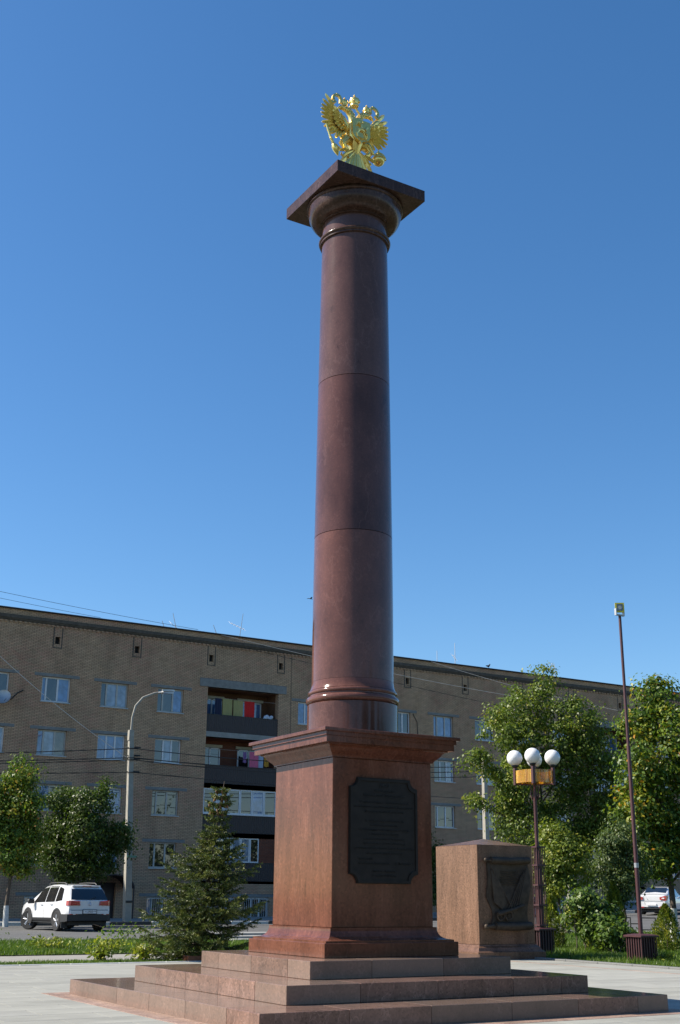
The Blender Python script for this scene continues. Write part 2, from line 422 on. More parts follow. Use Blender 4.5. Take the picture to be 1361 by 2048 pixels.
L_GRASS = foliage('grass_blade', [(0, (0.0420, 0.0790, 0.0118)), (.5, (0.0890, 0.1520, 0.0185)), (.9, (0.1470, 0.2100, 0.0294)), (1, (0.2520, 0.2520, 0.0739))], trans=.35)
CONE = plain('spruce_cone_brown', (.17, .09, .035), .8, var=.25, scale=30)
PIGEON = plain('pigeon_grey', (.03, .03, .034), .8)
CREAM = plain('cream_boards', (.40, .37, .28), .8)
ROCKW = plain('white_rag', (.7, .68, .66), .8)

def zg(x, y):
    t = min(1, max(0, (y - 8) / 25)); t = t * t * (3 - 2 * t)
    return .0006 * max(0, min(x, 60) - 14) ** 2 * t

def sheet(name, x0, x1, y0, y1, z, mat, nx=1, ny=1, slope=True, kind='structure'):
    V, F = [], []
    for j in range(ny + 1):
        for i in range(nx + 1):
            x = x0 + (x1 - x0) * i / nx; y = y0 + (y1 - y0) * j / ny
            V.append((x, y, z + (zg(x, y) if slope else 0)))
    for j in range(ny):
        for i in range(nx):
            a = j * (nx + 1) + i; F.append((a, a + 1, a + nx + 2, a + nx + 1))
    me = fast_mesh(name, V, F, mat)
    o = link(name, me); o['kind'] = kind
    return o

# ------------------------------------------------------------------ the setting
sheet('ground', -1500, 1500, -1500, 1500, -.12, FARG, slope=False)
sheet('unseen_near_lawn', -60, 9.6, -60, -10, -.05, EARTH, slope=False)  # unseen dark lawn added to cut the light bounced off the plaza
sheet('unseen_side_lawn', -60, -11, -10, 9.7, -.05, EARTH, slope=False)  # unseen too, added on the left against the same bounce
sheet('road', -60, 90, 22.6, 38.6, .0, ASPH, 60, 4)
sheet('road_shoulder', -60, 90, 21.7, 22.6, .012, CONC, 60, 1)
sheet('pavement', -60, 90, 39.6, 49.0, .10, CONC, 60, 2)
sheet('path', -40, 9.5, 10.95, 13.95, -.03, PATHM, slope=False)
sheet('lawn_strip', -40, 9.65, 9.78, 10.95, -.012, EARTH, slope=False)
sheet('lawn_verge', -40, 9.65, 13.95, 21.7, -.012, EARTH, slope=False)
sheet('lawn', 9.88, 90, -30, 21.7, -.012, EARTH, 60, 30)
sheet('courtyard_road', 60, 90, 21.7, 22.6, .004, ASPH, 6, 1)

# road kerb, black and white painted stones
kerb = empty('road_kerb'); kerb['kind'] = 'structure'
km = MB(); km.box(-.49, .49, -.09, .09, -.1, .14, .015)
kme = {0: km.mesh('kerbstone', KERBW), 1: km.mesh('kerbstone', KERBK)}
for i in range(62):
    x = -6 + i
    o = link('kerbstone', kme[(i // 2) % 2], kerb, (x, 39.1 + .01 * math.sin(i * 3.1), zg(x, 39.1) + .01 * math.sin(i * 1.7)))

# plaza with separate slabs
plaza = sheet('plaza', -11, 9.6, -10, 9.7, -.03, PAVEJ, slope=False)
SW, SD = 1.2, .6
def slab_mesh(w, d):
    m = MB(); m.box(-w / 2 + .006, w / 2 - .006, -d / 2 + .006, d / 2 - .006, -.025, 0, .0012); return m
sl_me = [slab_mesh(SW, SD).mesh('paving_slab', [p]) for p in (PAVE, plain('paving_concrete_pale', (.305, .303, .27), .7, var=.09, scale=2.1, spec=.3), plain('paving_concrete_dull', (.275, .273, .243), .7, var=.12, scale=1.1, spec=.3))]
SB = 3.1
cand = []
def cut(x0, x1, y0, y1):
    """the parts of a slab that lie outside the monument's border square"""
    if x1 <= -SB or x0 >= SB or y1 <= -SB or y0 >= SB: return [(x0, x1, y0, y1)]
    out = []
    if x0 < -SB: out.append((x0, -SB, y0, y1))
    if x1 > SB: out.append((SB, x1, y0, y1))
    a, b = max(x0, -SB), min(x1, SB)
    if y0 < -SB: out.append((a, b, y0, -SB))
    if y1 > SB: out.append((a, b, SB, y1))
    return [q for q in out if q[1] - q[0] > .03 and q[3] - q[2] > .03]
for j in range(int((9.7 + 8.3) / SD)):
    y1 = 9.7 - j * SD
    for i in range(-1, 14):
        x1 = 8.55 - i * SW + (SW / 2 if j % 2 else 0); x0 = x1 - SW
        if x0 > 8.5: continue
        cand += cut(x0, min(x1, 8.55), y1 - SD, y1)
def vis(q):
    x, y = (q[0] + q[1]) / 2, (q[2] + q[3]) / 2
    d = Vector((x, y, 0)) - M.translation
    z = d.dot(h_)
    if z < 1: return None
    px = 680.5 + 2366.6 * d.dot(r2) / z; py = 1024 - 2366.6 * d.dot(u2) / z
    hid = 180 < px < 1000 and x > -2.5 and y > -2.5
    return z if (-60 < px < 1420 and py < 2090 and not hid) else None
sc_ = sorted([(vis(c), c) for c in cand if vis(c) is not None], key=lambda t: t[0])
near = [c for _, c in sc_[:250]]; ns = set(near)
rest = MB()
for q in cand:
    w, d = q[1] - q[0], q[3] - q[2]; cx, cy = (q[0] + q[1]) / 2, (q[2] + q[3]) / 2
    if q in ns:
        if abs(w - SW) < 1e-6 and abs(d - SD) < 1e-6: me = sl_me[random.choice((0, 0, 1, 2))]
        else: me = slab_mesh(w, d).mesh('paving_slab', PAVE)
        link('paving_slab', me, plaza, (cx, cy, random.uniform(-.0004, .0004)))
    else: rest.box(q[0] + .003, q[1] - .003, q[2] + .003, q[3] - .003, -.025, -.001)
link('paving_slabs_beyond', rest.mesh('paving_slabs_beyond', PAVE), plaza)['kind'] = 'stuff'
for k in range(6):
    a = -SB + k * 2 * SB / 6; b_ = a + 2 * SB / 6 - .006
    a2 = -2.75 + k * 5.5 / 6; b2 = a2 + 5.5 / 6 - .006
    for box in ((a, b_, -SB, -2.756), (a, b_, 2.756, SB), (-SB, -2.756, a2, b2), (2.756, SB, a2, b2)):
        m = MB(); m.box(*box, -.024, .003, .003); m.build('border_slab', G_BAND, plaza)
for k in range(20):                       # pink guide line and outer band along the right edge
    y1 = 9.7 - k * 1.0
    m = MB(); m.box(8.56, 8.66, y1 - .996, y1, -.025, .001, .003); m.build('guide_strip', G_BAND, plaza)
    m = MB(); m.box(8.664, 9.6, y1 - .996, y1, -.025, .0, .003); m.build('paving_slab', PAVE, plaza)
edge = empty('plaza_kerb'); edge['kind'] = 'structure'
km = MB(); km.box(-.1, .1, -.498, .498, -.1, .035, .008); me_k = km.mesh('kerbstone', KERBG)
for k in range(30): link('kerbstone', me_k, edge, (9.745, 9.3 - k, 0))
km = MB(); km.box(-.498, .498, -.06, .06, -.1, .012, .008); me_k = km.mesh('kerbstone', KERBW)
for k in range(26): link('kerbstone', me_k, edge, (9.1 - k, 9.765, 0))

# ------------------------------------------------------------------ memorial column
mon = empty('memorial_column', label='tall polished red granite memorial column on a stepped pedestal', cat='monument')
S1, S2, S3 = 2.802, 2.134, 1.465
levels = [(S1, S2, 0, .191), (S2, S3, .191, .389), (S3, .996, .389, .589)]
for li, (s, si, z0, z1) in enumerate(levels):
    core = MB(); core.box(-s + .2, s - .2, -s + .2, s - .2, z0 + (.0 if li == 0 else -.1), z1 - .012)
    step = core.build('step', G_STEP, mon)
    inn = si - .06; w = s - inn
    cuts = {0: [-s, -1.75, -.72, .38, 1.36, 2.3, s], 1: [-s, -1.2, -.15, .95, 1.7, s], 2: [-s, -.62, .42, s]}[li]
    for a, c in zip(cuts[:-1], cuts[1:]):
        for sy in (-1, 1):
            m = MB(); m.box(a + .002, c - .002, min(sy * s, sy * inn), max(sy * s, sy * inn), z0 - (.03 if li == 0 else 0) + .001, z1, .004)
            m.build('granite_block', G_STEP, step)
    n = max(2, round(2 * inn / 1.0))
    for k in range(n):
        a = -inn + 2 * inn * k / n; c = a + 2 * inn / n
        for sx in (-1, 1):
            m = MB(); m.box(min(sx * s, sx * inn), max(sx * s, sx * inn), a + .002, c - .002, z0 - (.03 if li == 0 else 0) + .001, z1, .004)
            m.build('granite_block', G_STEP, step)
def cove(w0, z0, w1, z1, n=8, kind='cove'):
    out = []
    for i in range(n + 1):
        t = i / n * math.pi / 2
        if kind == 'cove': out.append((w0 + (w1 - w0) * math.sin(t), z0 + (z1 - z0) * (1 - math.cos(t))))
        else: out.append((w0 + (w1 - w0) * (1 - math.cos(t)), z0 + (z1 - z0) * math.sin(t)))
    return out
m = MB(); m.sqloft([(.990, .590), (.996, .596), (.996, .753), (.990, .759)]); m.build('plinth', G_DIE, mon)
m = MB(); m.sqloft([(.958, .7592), (.958, .782), (.925, .785)] + cove(.915, .788, .80, .915) + [(.80, .93)]); m.build('base_moulding', G_DIE, mon)
die = MB(); die.box(-.767, .767, -.767, .767, .9302, 3.004, .006); die = die.build('pedestal_die', G_DIE, mon)
cyma = [(.775, 3.0045), (.785, 3.015)] + [(.79 + .05 * math.sin(t * math.pi / 2), 3.02 + .05 * (1 - math.cos(t * math.pi / 2))) for t in (.25, .5, .75, 1)]
cyma = [(.790, 3.0045), (.790, 3.018), (.802, 3.035), (.822, 3.055), (.848, 3.078), (.868, 3.103), (.885, 3.128), (.910, 3.148), (.935, 3.150), (.935, 3.163)]
m = MB(); m.sqloft(cyma + [(.996, 3.165), (.996, 3.243), (1.018, 3.247), (1.018, 3.292), (1.042, 3.296), (1.058, 3.300), (1.058, 3.336), (1.052, 3.342)])
m.build('cornice', G_DIE, mon)
m = MB(); m.lathe([(.631, 3.343), (.631, 3.80), (.625, 3.806)], 64); m.build('column_base', G_COL, mon)
def torus(r, z, a, hh, n=7): return [(r + a * math.cos(t) - a, z + hh * math.sin(t)) for t in [(-.5 + i / (n - 1)) * math.pi for i in range(n)]]
m = MB(); m.lathe([(.60, 3.807)] + torus(.652, 3.862, .05, .054, 9) + [(.605, 3.918), (.605, 3.935)] + torus(.624, 3.965, .025, .03) + [(.602, 4.0), (.588, 4.03), (.578, 4.07), (.574, 4.12)], 64)
m.build('base_torus', G_COL, mon)
def rad(z): return .572 - .055 * max(0, (z - 5.4) / 5.45) ** 1.15 if z > 5.4 else .572 + .001
for i, (a, c, mt) in enumerate([(4.121, 6.22, G_COL), (6.225, 8.62, G_COL2), (8.625, 11.02, G_COL3)]):
    pr = [(rad(z), z) for z in np.linspace(a + .002, c - .002, 14)]
    m = MB(); m.lathe(pr, 64); m.build('column_drum', mt, mon)
m = MB(); m.lathe([(.50, 4.1), (.49, 11.03)], 24); m.build('joint_core', PAVEJ, mon)
m = MB(); m.lathe([(.53, 11.021), (.545, 11.028), (.545, 11.05)] + torus(.568, 11.085, .04, .035) + [(.52, 11.122)], 64); m.build('astragal', G_CAP, mon)
m = MB(); m.lathe([(.508, 11.123), (.508, 11.36)], 64); m.build('neck', G_COL3, mon)
ech = [(.520, 11.361), (.545, 11.366), (.545, 11.388), (.565, 11.392)]
for i in range(11):
    t = i / 10 * math.pi / 2; ech.append((.575 + .165 * math.sin(t), 11.395 + .225 * (1 - math.cos(t)) ))
ech += [(.745, 11.635), (.742, 11.650), (.752, 11.653), (.765, 11.665), (.767, 11.685), (.760, 11.705), (.750, 11.7118)]
m = MB(); m.lathe(ech, 64); m.build('echinus', G_CAP, mon)
m = MB(); m.box(-.803, .803, -.803, .803, 11.7122, 11.907, .004); m.build('abacus', G_CAP, mon)

# bronze plaque
def notched(x0, x1, z0, z1, r, n=6):
    P = []
    for cx, cz, a0 in ((x0, z0, 90), (x1, z0, 180), (x1, z1, 270), (x0, z1, 0)):
        arc = [(cx + r * math.cos(R(a0 - 90 * i / n)), cz + r * math.sin(R(a0 - 90 * i / n))) for i in range(n + 1)]
        P += arc
    return P
PX0, PX1, PZ0, PZ1 = -.53, .52, 1.455, 2.765
m = MB(); m.prism(notched(PX0, PX1, PZ0, PZ1, .115), -.795, -.766)
plq = m.build('plaque', BRONZE, mon); tag(plq, 'dark bronze plaque with notched corners and raised lettering')
outer = notched(PX0 + .008, PX1 - .008, PZ0 + .008, PZ1 - .008, .117); inner = notched(PX0 + .04, PX1 - .04, PZ0 + .04, PZ1 - .04, .122)
m = MB()
for j in range(len(outer)):
    k = (j + 1) % len(outer)
    o0, o1, i0, i1 = outer[j], outer[k], inner[j], inner[k]
    m.face([(o0[0], -.796, o0[1]), (o1[0], -.796, o1[1]), (o1[0], -.811, o1[1]), (o0[0], -.811, o0[1])])
    m.face([(o0[0], -.811, o0[1]), (o1[0], -.811, o1[1]), (i1[0], -.811, i1[1]), (i0[0], -.811, i0[1])])
    m.face([(i0[0], -.811, i0[1]), (i1[0], -.811, i1[1]), (i1[0], -.796, i1[1]), (i0[0], -.796, i0[1])])
m.build('frame', BRONZE, plq)
def text_mesh(body, size, name, mat, ext=.004, align='CENTER'):
    cu = bpy.data.curves.new(name, 'FONT'); cu.body = body; cu.size = size; cu.extrude = ext; cu.align_x = align; cu.resolution_u = 2
    o = bpy.data.objects.new(name, cu); COL.objects.link(o)
    bpy.context.view_layer.update()
    me = bpy.data.meshes.new_from_object(o.evaluated_get(bpy.context.evaluated_depsgraph_get()))
    bpy.data.objects.remove(o); me.materials.clear(); me.materials.append(mat)
    return me
lines = [('УКАЗ', 2.655, .06), ('Президента', 2.59, .055), ('Российской Федерации', 2.53, .055), ('О присвоении г. Волоколамску', 2.445, .05),
         ('почётного звания Российской Федерации', 2.39, .045), ('«Город воинской славы»', 2.33, .05), ('За мужество, стойкость и', 2.215, .048),
         ('массовый героизм,', 2.16, .045), ('проявленные защитниками города', 2.105, .045), ('в борьбе за свободу', 2.05, .045),
         ('и независимость Отечества,', 1.99, .045), ('присвоить г. Волоколамску', 1.935, .048), ('почётное звание Российской Федерации', 1.875, .045),
         ('«Город воинской славы»', 1.815, .045), ('Москва, Кремль', 1.595, .045), ('25 марта 2010 года', 1.54, .042)]
for t, z, s in lines:
    me = text_mesh(t, s, 'lettering', BRONZEL)
    o = link('lettering', me, plq, (0, -.7975, z)); o.rotation_euler = (R(90), 0, 0)
for t, x, z in (('Президент', -.40, 1.745), ('Российской Федерации', -.40, 1.69), ('Д. Медведев', .16, 1.69)):
    me = text_mesh(t, .042, 'lettering', BRONZEL, align='LEFT')
    o = link('lettering', me, plq, (x, -.7975, z)); o.rotation_euler = (R(90), 0, 0)

# ------------------------------------------------------------------ gilded double-headed eagle
eag = empty('gilded_eagle', (0, 0, 11.907), label='gilded double-headed eagle with crowns, sceptre and orb on top of the column', cat='sculpture')
def feather(m, r0, t0, w, y, th=.03, curl=.02):
    r0, t0 = Vector((r0[0], y, r0[1])), Vector((t0[0], y - curl, t0[1]))
    d = t0 - r0; L = d.length; d.normalize(); s = Vector((0, 1, 0)).cross(d).normalized(); nn = Vector((0, 1, 0))
    rings = []
    for u, ww, tt in ((0, .7, 1), (.3, 1.0, 1.1), (.7, 1.05, .9), (.9, .85, .7), (1.0, .35, .4)):
        c = r0 + (t0 - r0) * u + nn * (-.012 * math.sin(u * 3.1))
        rings.append([c + s * w * ww, c + nn * th * .35 * tt, c - s * w * ww, c - nn * th * tt])
    m.loft(rings, smooth=False)
WLT = [(-.57, 1.793), (-.62, 1.673), (-.64, 1.573), (-.65, 1.493), (-.65, 1.413), (-.64, 1.333), (-.63, 1.233), (-.59, 1.163), (-.53, 1.103), (-.47, 1.073), (-.38, 1.033), (-.29, 1.053), (-.22, 1.133)]
WLR = [(-.32, 1.483), (-.33, 1.463), (-.33, 1.443), (-.32, 1.423), (-.31, 1.403), (-.30, 1.383), (-.29, 1.363), (-.28, 1.333), (-.26, 1.303), (-.25, 1.293), (-.23, 1.273), (-.21, 1.263), (-.20, 1.253)]
WLT2 = [(-.43, 1.593), (-.45, 1.503), (-.46, 1.423), (-.44, 1.343), (-.41, 1.273), (-.36, 1.223), (-.30, 1.193)]
WLR2 = [(-.28, 1.413), (-.27, 1.393), (-.27, 1.373), (-.25, 1.343), (-.24, 1.323), (-.22, 1.303), (-.20, 1.293)]
for sx in (1, -1):
    f = lambda p: (sx * p[0], p[1] + (.03 if sx < 0 else 0))
    m = MB()
    m.tube([(sx * -.10, -.0, 1.25), (sx * -.2, -.01, 1.32), (sx * -.27, -.015, 1.43), (sx * -.33, -.0, 1.50)], [.075, .075, .06, .03], 8)
    wing = m.build('wing', GOLD, eag)
    for k, (a, t) in enumerate(zip(WLR, WLT)):
        q = MB(); feather(q, f(a), f(t), .035, .02 - .004 * (k % 2), .034); q.build('feather', GOLD, wing)
    for k, (a, t) in enumerate(zip(WLR2, WLT2)):
        q = MB(); feather(q, f(a), f(t), .033, -.022 - .004 * (k % 2), .03); q.build('feather', GOLD, wing)
    q = MB()
    for a, t in zip(WLR2, WLT2):
        c = [a[i] * .62 + t[i] * .38 for i in (0, 1)]; feather(q, f(a), f(c), .026, -.05, .025)
    q.build('covert_feathers', GOLD, wing)
m = MB(); m.tube([(0, 0, .80), (0, 0, .95), (0, -.01, 1.12), (0, -.02, 1.28), (0, -.01, 1.40), (0, 0, 1.47)], [.05, .11, .16, .18, .13, .06], 12); m.build('body', GOLD, eag)
for sx in (-1, 1):
    off = 0 if sx < 0 else .02
    nk = [(.035, 1.33), (.05, 1.45), (.085, 1.56), (.15, 1.63), (.215, 1.64)]
    m = MB(); m.tube([(sx * x, -.01, z + off) for x, z in nk], [.085, .07, .058, .055, .048], 10)
    for k in range(9):     # neck hackles
        t = k / 8; i = min(3, int(t * 4)); u = t * 4 - i
        x, z = (nk[i][0] * (1 - u) + nk[i + 1][0] * u, nk[i][1] * (1 - u) + nk[i + 1][1] * u)
        for dx in (-.03, .012):
            feather(m, (sx * (x + dx), z + off + .02), (sx * (x + dx + .012), z + off - .06), .014, -.055, .012, .01)
    nk_o = m.build('neck', GOLD, eag)
    m = MB(); m.sphere((sx * .225, -.01, 1.645 + off), .055, 10, 8, (1.15, .8, .9)); hd = m.build('head', GOLD, eag)
    m = MB(); m.tube([(sx * .25, -.01, 1.65 + off), (sx * .30, -.01, 1.635 + off), (sx * .335, -.01, 1.60 + off), (sx * .335, -.01, 1.555 + off)], [.036, .028, .017, .004], 8)
    m.tube([(sx * .25, -.01, 1.625 + off), (sx * .29, -.01, 1.60 + off), (sx * .305, -.01, 1.578 + off)], [.025, .014, .004], 6); m.build('beak', GOLD, hd)
    def crown(m, cx, cz, w, hgt):
        m.lathe([(w * .75, cz), (w * .82, cz + hgt * .12), (w * .78, cz + hgt * .16), (w * 1.0, cz + hgt * .42), (w * .95, cz + hgt * .6), (w * .55, cz + hgt * .76), (w * .2, cz + hgt * .8)], 10, (cx, -.01))
        for q in range(5):
            a = q * 2 * math.pi / 5 + .3; m.sphere((cx + w * .95 * math.cos(a), -.01 + w * .95 * math.sin(a), cz + hgt * .32), w * .25, 6, 5)
        m.sphere((cx, -.01, cz + hgt * .85), w * .22, 8, 6); m.box(cx - w * .08, cx + w * .08, -.02, 0, cz + hgt * .85, cz + hgt * 1.08); m.box(cx - w * .22, cx + w * .22, -.018, -.002, cz + hgt * .95, cz + hgt)
    m = MB(); crown(m, sx * .215, 1.685 + off, .062, .155); m.build('crown', GOLD, eag)
    rb = [(.29, 1.71), (.285, 1.79), (.32, 1.845), (.38, 1.845), (.425, 1.80), (.435, 1.74), (.385, 1.68)]
    m = MB()
    for (x0, z0), (x1, z1) in zip(rb[:-1], rb[1:]):
        dx, dz = x1 - x0, z1 - z0; l = math.hypot(dx, dz); ex, ez = -dz / l * .021, dx / l * .021
        m.loft([[(sx * (x0 + ex), -.03, z0 + ez + off), (sx * (x0 - ex), -.03, z0 - ez + off), (sx * (x0 - ex), .01, z0 - ez + off), (sx * (x0 + ex), .01, z0 + ez + off)],
                [(sx * (x1 + ex), -.03, z1 + ez + off), (sx * (x1 - ex), -.03, z1 - ez + off), (sx * (x1 - ex), .01, z1 - ez + off), (sx * (x1 + ex), .01, z1 + ez + off)]], smooth=False)
    m.box(sx * .44 - .03, sx * .44 + .03, -.03, .01, 1.655 + off, 1.70 + off); m.build('ribbon', GOLD, eag)
m = MB(); crown(m, -.02, 1.75, .088, .215); m.build('crown', GOLD, eag); 
m = MB(); m.tube([(-.10, 0, 1.66), (-.10, 0, 1.73), (-.04, 0, 1.76), (.01, 0, 1.755), (.05, 0, 1.69), (.08, 0, 1.66)], .018, 6); m.build('crown_ribbon', GOLD, eag)
# shield with relief of a rider
sh = [(-.165, 1.385), (.165, 1.385), (.168, 1.10), (.13, 1.03), (.03, .985), (0, .945), (-.03, .985), (-.13, 1.03), (-.168, 1.10)][::-1]
m = MB(); m.prism(sh, -.20, -.15); shd = m.build('shield', GOLD, eag)
m = MB()
m.sphere((.0, -.205, 1.19), .06, 8, 6, (1.25, .5, .7)); m.tube([(.06, -.21, 1.2), (.09, -.21, 1.26), (.12, -.21, 1.27)], [.03, .024, .012], 6)
m.tube([(-.05, -.21, 1.17), (-.09, -.205, 1.10), (-.07, -.2, 1.05)], [.022, .015, .01], 6); m.tube([(.05, -.21, 1.16), (.10, -.21, 1.13), (.11, -.2, 1.07)], [.02, .014, .01], 6)
m.tube([(0, -.215, 1.2), (-.005, -.22, 1.27), (.01, -.22, 1.30)], [.03, .028, .016], 6); m.sphere((.012, -.22, 1.325), .02, 6, 5)
m.tube([(-.05, -.21, 1.33), (.09, -.21, 1.04)], .008, 5); m.tube([(-.01, -.21, 1.27), (-.08, -.21, 1.29), (-.11, -.2, 1.24)], [.02, .03, .01], 6)
m.tube([(-.08, -.2, 1.045), (0, -.2, 1.02), (.06, -.2, 1.05), (.1, -.2, 1.03)], [.01, .022, .022, .008], 6); m.build('shield_relief', GOLD, shd)
for sx in (-1, 1):
    m = MB(); m.tube([(sx * .08, -.02, 1.05), (sx * .20, -.04, 1.03), (sx * .265, -.05, .94), (sx * .22, -.05, .87), (sx * .16, -.05, .84)], [.08, .085, .065, .04, .03], 8)
    for k in range(6):
        a = k * .28; feather(m, (sx * (.17 + .02 * k), 1.06 - .02 * k), (sx * (.215 + .014 * k), .97 - .02 * k), .02, -.10, .018, .01)
    m.tube([(sx * .16, -.05, .84), (sx * .24, -.06, .82), (sx * .33, -.05, .79)], [.032, .03, .022], 6)
    for dz in (-.025, 0, .025): m.tube([(sx * .30, -.05, .80), (sx * .35, -.075, .80 + dz), (sx * .385, -.05, .79 + dz * 1.3)], [.016, .014, .005], 6)
    m.build('leg', GOLD, eag)
m = MB(); m.tube([(-.575, -.05, 1.19), (-.56, -.05, 1.153), (-.49, -.05, .963)], [.012, .017, .02], 6)
for k in range(6):
    t = k / 5; m.sphere((-.485 + .06 * t, -.05, .95 - .11 * t), .027, 6, 5)
m.tube([(-.44, -.05, .86), (-.415, -.05, .82), (-.39, -.05, .77), (-.365, -.05, .715), (-.35, -.05, .67)], [.03, .055, .05, .032, .006], 8); m.build('sceptre', GOLD, eag)
m = MB(); m.sphere((.425, -.05, .865), .105, 14, 10); m.tube([(.425 + .106 * math.cos(t / 12 * 6.283), -.05 + .106 * math.sin(t / 12 * 6.283), .875) for t in range(13)], .012, 5, caps=False)
m.tube([(.425 + .108 * math.cos(t / 6 * 1.571), -.1, .865 + .108 * math.sin(t / 6 * 1.571)) for t in range(13)], .011, 5); m.sphere((.425, -.05, .98), .028, 8, 6); m.box(.417, .433, -.058, -.042, .98, 1.05); m.box(.40, .45, -.057, -.043, 1.01, 1.027); m.build('orb', GOLD, eag)
TT = [(-.30, .56), (-.21, .48), (-.13, .42), (-.045, .40), (.045, .40), (.13, .42), (.21, .48), (.30, .56)]
tl = MB(); tl.tube([(0, 0, .98), (0, 0, .85), (0, 0, .6), (0, 0, .30)], [.07, .06, .05, .045], 8); tl = tl.build('tail', GOLD, eag)
for k, t in enumerate(TT):
    q = MB(); feather(q, (t[0] * .12, .93), t, .042, -.02 - .006 * (k % 2), .03); q.build('feather', GOLD, tl)
for k, t in enumerate(((-.26, .66), (-.15, .60), (.15, .62), (.24, .67))):
    q = MB(); q.tube([(t[0] * .3, -.05, .86), (t[0] * .8, -.06, .76), (t[0], -.05, .70), (t[0] * 1.12, -.05, .72), (t[0] * 1.1, -.05, .76)], [.025, .028, .026, .02, .008], 6); q.build('tail_curl', GOLD, tl)
m = MB(); m.lathe([(.20, .0), (.20, .06), (.12, .09), (.07, .2), (.06, .36)], 20); m.build('stand', GOLD, eag)

# ------------------------------------------------------------------ memorial stone with a bronze scroll
st = empty('memorial_stone', (9.03, 8.77, 0), label='low cubic granite memorial stone with a bronze scroll relief, behind the column', cat='monument')
HX, HY = .79, .79
def rloft(m, prof):
    for (a0, z0), (a1, z1) in zip(prof[:-1], prof[1:]):
        q0 = [(a * (HX + a0), b * (HY + a0), z0) for a, b in ((-1, -1), (1, -1), (1, 1), (-1, 1))]; q1 = [(a * (HX + a1), b * (HY + a1), z1) for a, b in ((-1, -1), (1, -1), (1, 1), (-1, 1))]
        for j in range(4): m.face([q0[j], q0[(j + 1) % 4], q1[(j + 1) % 4], q1[j]])
    for (a0, z0), fl in ((prof[0], 1), (prof[-1], 0)):
        q = [(a * (HX + a0), b * (HY + a0), z0) for a, b in ((-1, -1), (1, -1), (1, 1), (-1, 1))]; m.face(q[::-1] if fl else q)
m = MB(); rloft(m, [(.16, -.02), (.16, .155), (.15, .165), (.12, .175), (.10, .20), (.075, .25), (.03, .285), (.02, .31)]); m.build('base_moulding', G_STONE, st)
m = MB(); m.box(-HX, HX, -HY, HY, .311, 2.43, .006); m.build('block', G_STONE, st)
m = MB(); m.face([(-HX, -HY, 2.431), (HX, -HY, 2.431), (0, 0, 2.60)]); m.face([(HX, -HY, 2.431), (HX, HY, 2.431), (0, 0, 2.60)]); m.face([(HX, HY, 2.431), (-HX, HY, 2.431), (0, 0, 2.60)]); m.face([(-HX, HY, 2.431), (-HX, -HY, 2.431), (0, 0, 2.60)]); m.build('cap', G_STONE, st)
yf = -HY
m = MB()
NX, NZ = 14, 22
def scr(u, v):
    z = 2.05 - v * 1.37
    nl = .06 * math.sin(v * 9) * v + (.10 * max(0, math.sin((v - .55) * 7)) if v > .55 else 0)
    x0 = -.55 + nl; x1 = .62 + .05 * math.sin(v * 6)
    return (x0 + (x1 - x0) * u, yf - .03 - .018 * math.sin(u * 5 + v * 7) - .03 * abs(u - .5) , z)
front = [[scr(i / NX, j / NZ) for i in range(NX + 1)] for j in range(NZ + 1)]
for j in range(NZ):
    for i in range(NX): m.face([front[j][i], front[j + 1][i], front[j + 1][i + 1], front[j][i + 1]], True)
per = [front[j][0] for j in range(NZ + 1)] + front[NZ][1:] + [front[j][NX] for j in range(NZ - 1, -1, -1)] + front[0][NX - 1:0:-1]
for k in range(len(per)):
    a, b_ = per[k], per[(k + 1) % len(per)]; m.face([a, (a[0], yf + .002, a[2]), (b_[0], yf + .002, b_[2]), b_])
scroll = m.build('bronze_scroll', BRONZE2, st)
m = MB(); m.tube([(-.47, yf - .085, 2.10), (.05, yf - .085, 2.09), (.62, yf - .085, 2.11)], .075, 12); m.tube([(-.62, yf - .085, 2.10), (-.47, yf - .085, 2.10)], [.03, .035], 8); m.sphere((-.62, yf - .085, 2.10), .048, 8, 6); m.build('scroll_roller', BRONZE2, scroll)
m = MB(); m.tube([(-.40, yf - .08, .70), (.1, yf - .085, .69), (.62, yf - .08, .70)], [.085, .095, .085], 12); m.tube([(-.64, yf - .08, .69), (-.40, yf - .08, .70)], [.045, .05], 8); m.sphere((-.64, yf - .08, .69), .06, 8, 6); m.build('scroll_roller', BRONZE2, scroll)
m = MB(); m.tube([(-.47, yf - .06, 1.98), (.15, yf - .075, 1.0)], .013, 6); m.prism([(-.47, 1.9), (-.40, 1.2), (-.18, 1.05), (-.05, 1.2), (-.2, 1.6)], yf - .075, yf - .045); m.build('banner', BRONZE2, scroll)
for k in range(5):
    m = MB(); x = .55 - .05 * k; m.tube([(x, yf - .075, 1.92 - .06 * k), (.25 - .07 * k, yf - .085, 1.02)], .012, 6); m.tube([(x, yf - .075, 1.92 - .06 * k), (x + .03, yf - .07, 2.0 - .06 * k)], [.02, .003], 5); m.build('lance', BRONZE2, scroll)
for x in (-.25, -.02):
    m = MB(); m.tube([(x + .10 * math.cos(t / 14 * 6.283), yf - .10, .92 + .10 * math.sin(t / 14 * 6.283)) for t in range(15)], .018, 6, caps=False)
    for a in range(4): m.tube([(x - .1 * math.cos(a * .785), yf - .10, .92 - .1 * math.sin(a * .785)), (x + .1 * math.cos(a * .785), yf - .10, .92 + .1 * math.sin(a * .785))], .009, 5)
    m.build('cannon_wheel', BRONZE2, scroll)
m = MB(); m.tube([(-.35, yf - .12, .95), (.10, yf - .13, 1.05), (.42, yf - .11, 1.14)], [.05, .045, .035], 8); m.build('cannon_barrel', BRONZE2, scroll)
m = MB()
for k in range(7): m.tube([(-.18, yf - .055, 1.86 - .045 * k), (.32, yf - .055, 1.86 - .045 * k)], .007, 4)
m.build('inscription_lines', BRONZE2, scroll)

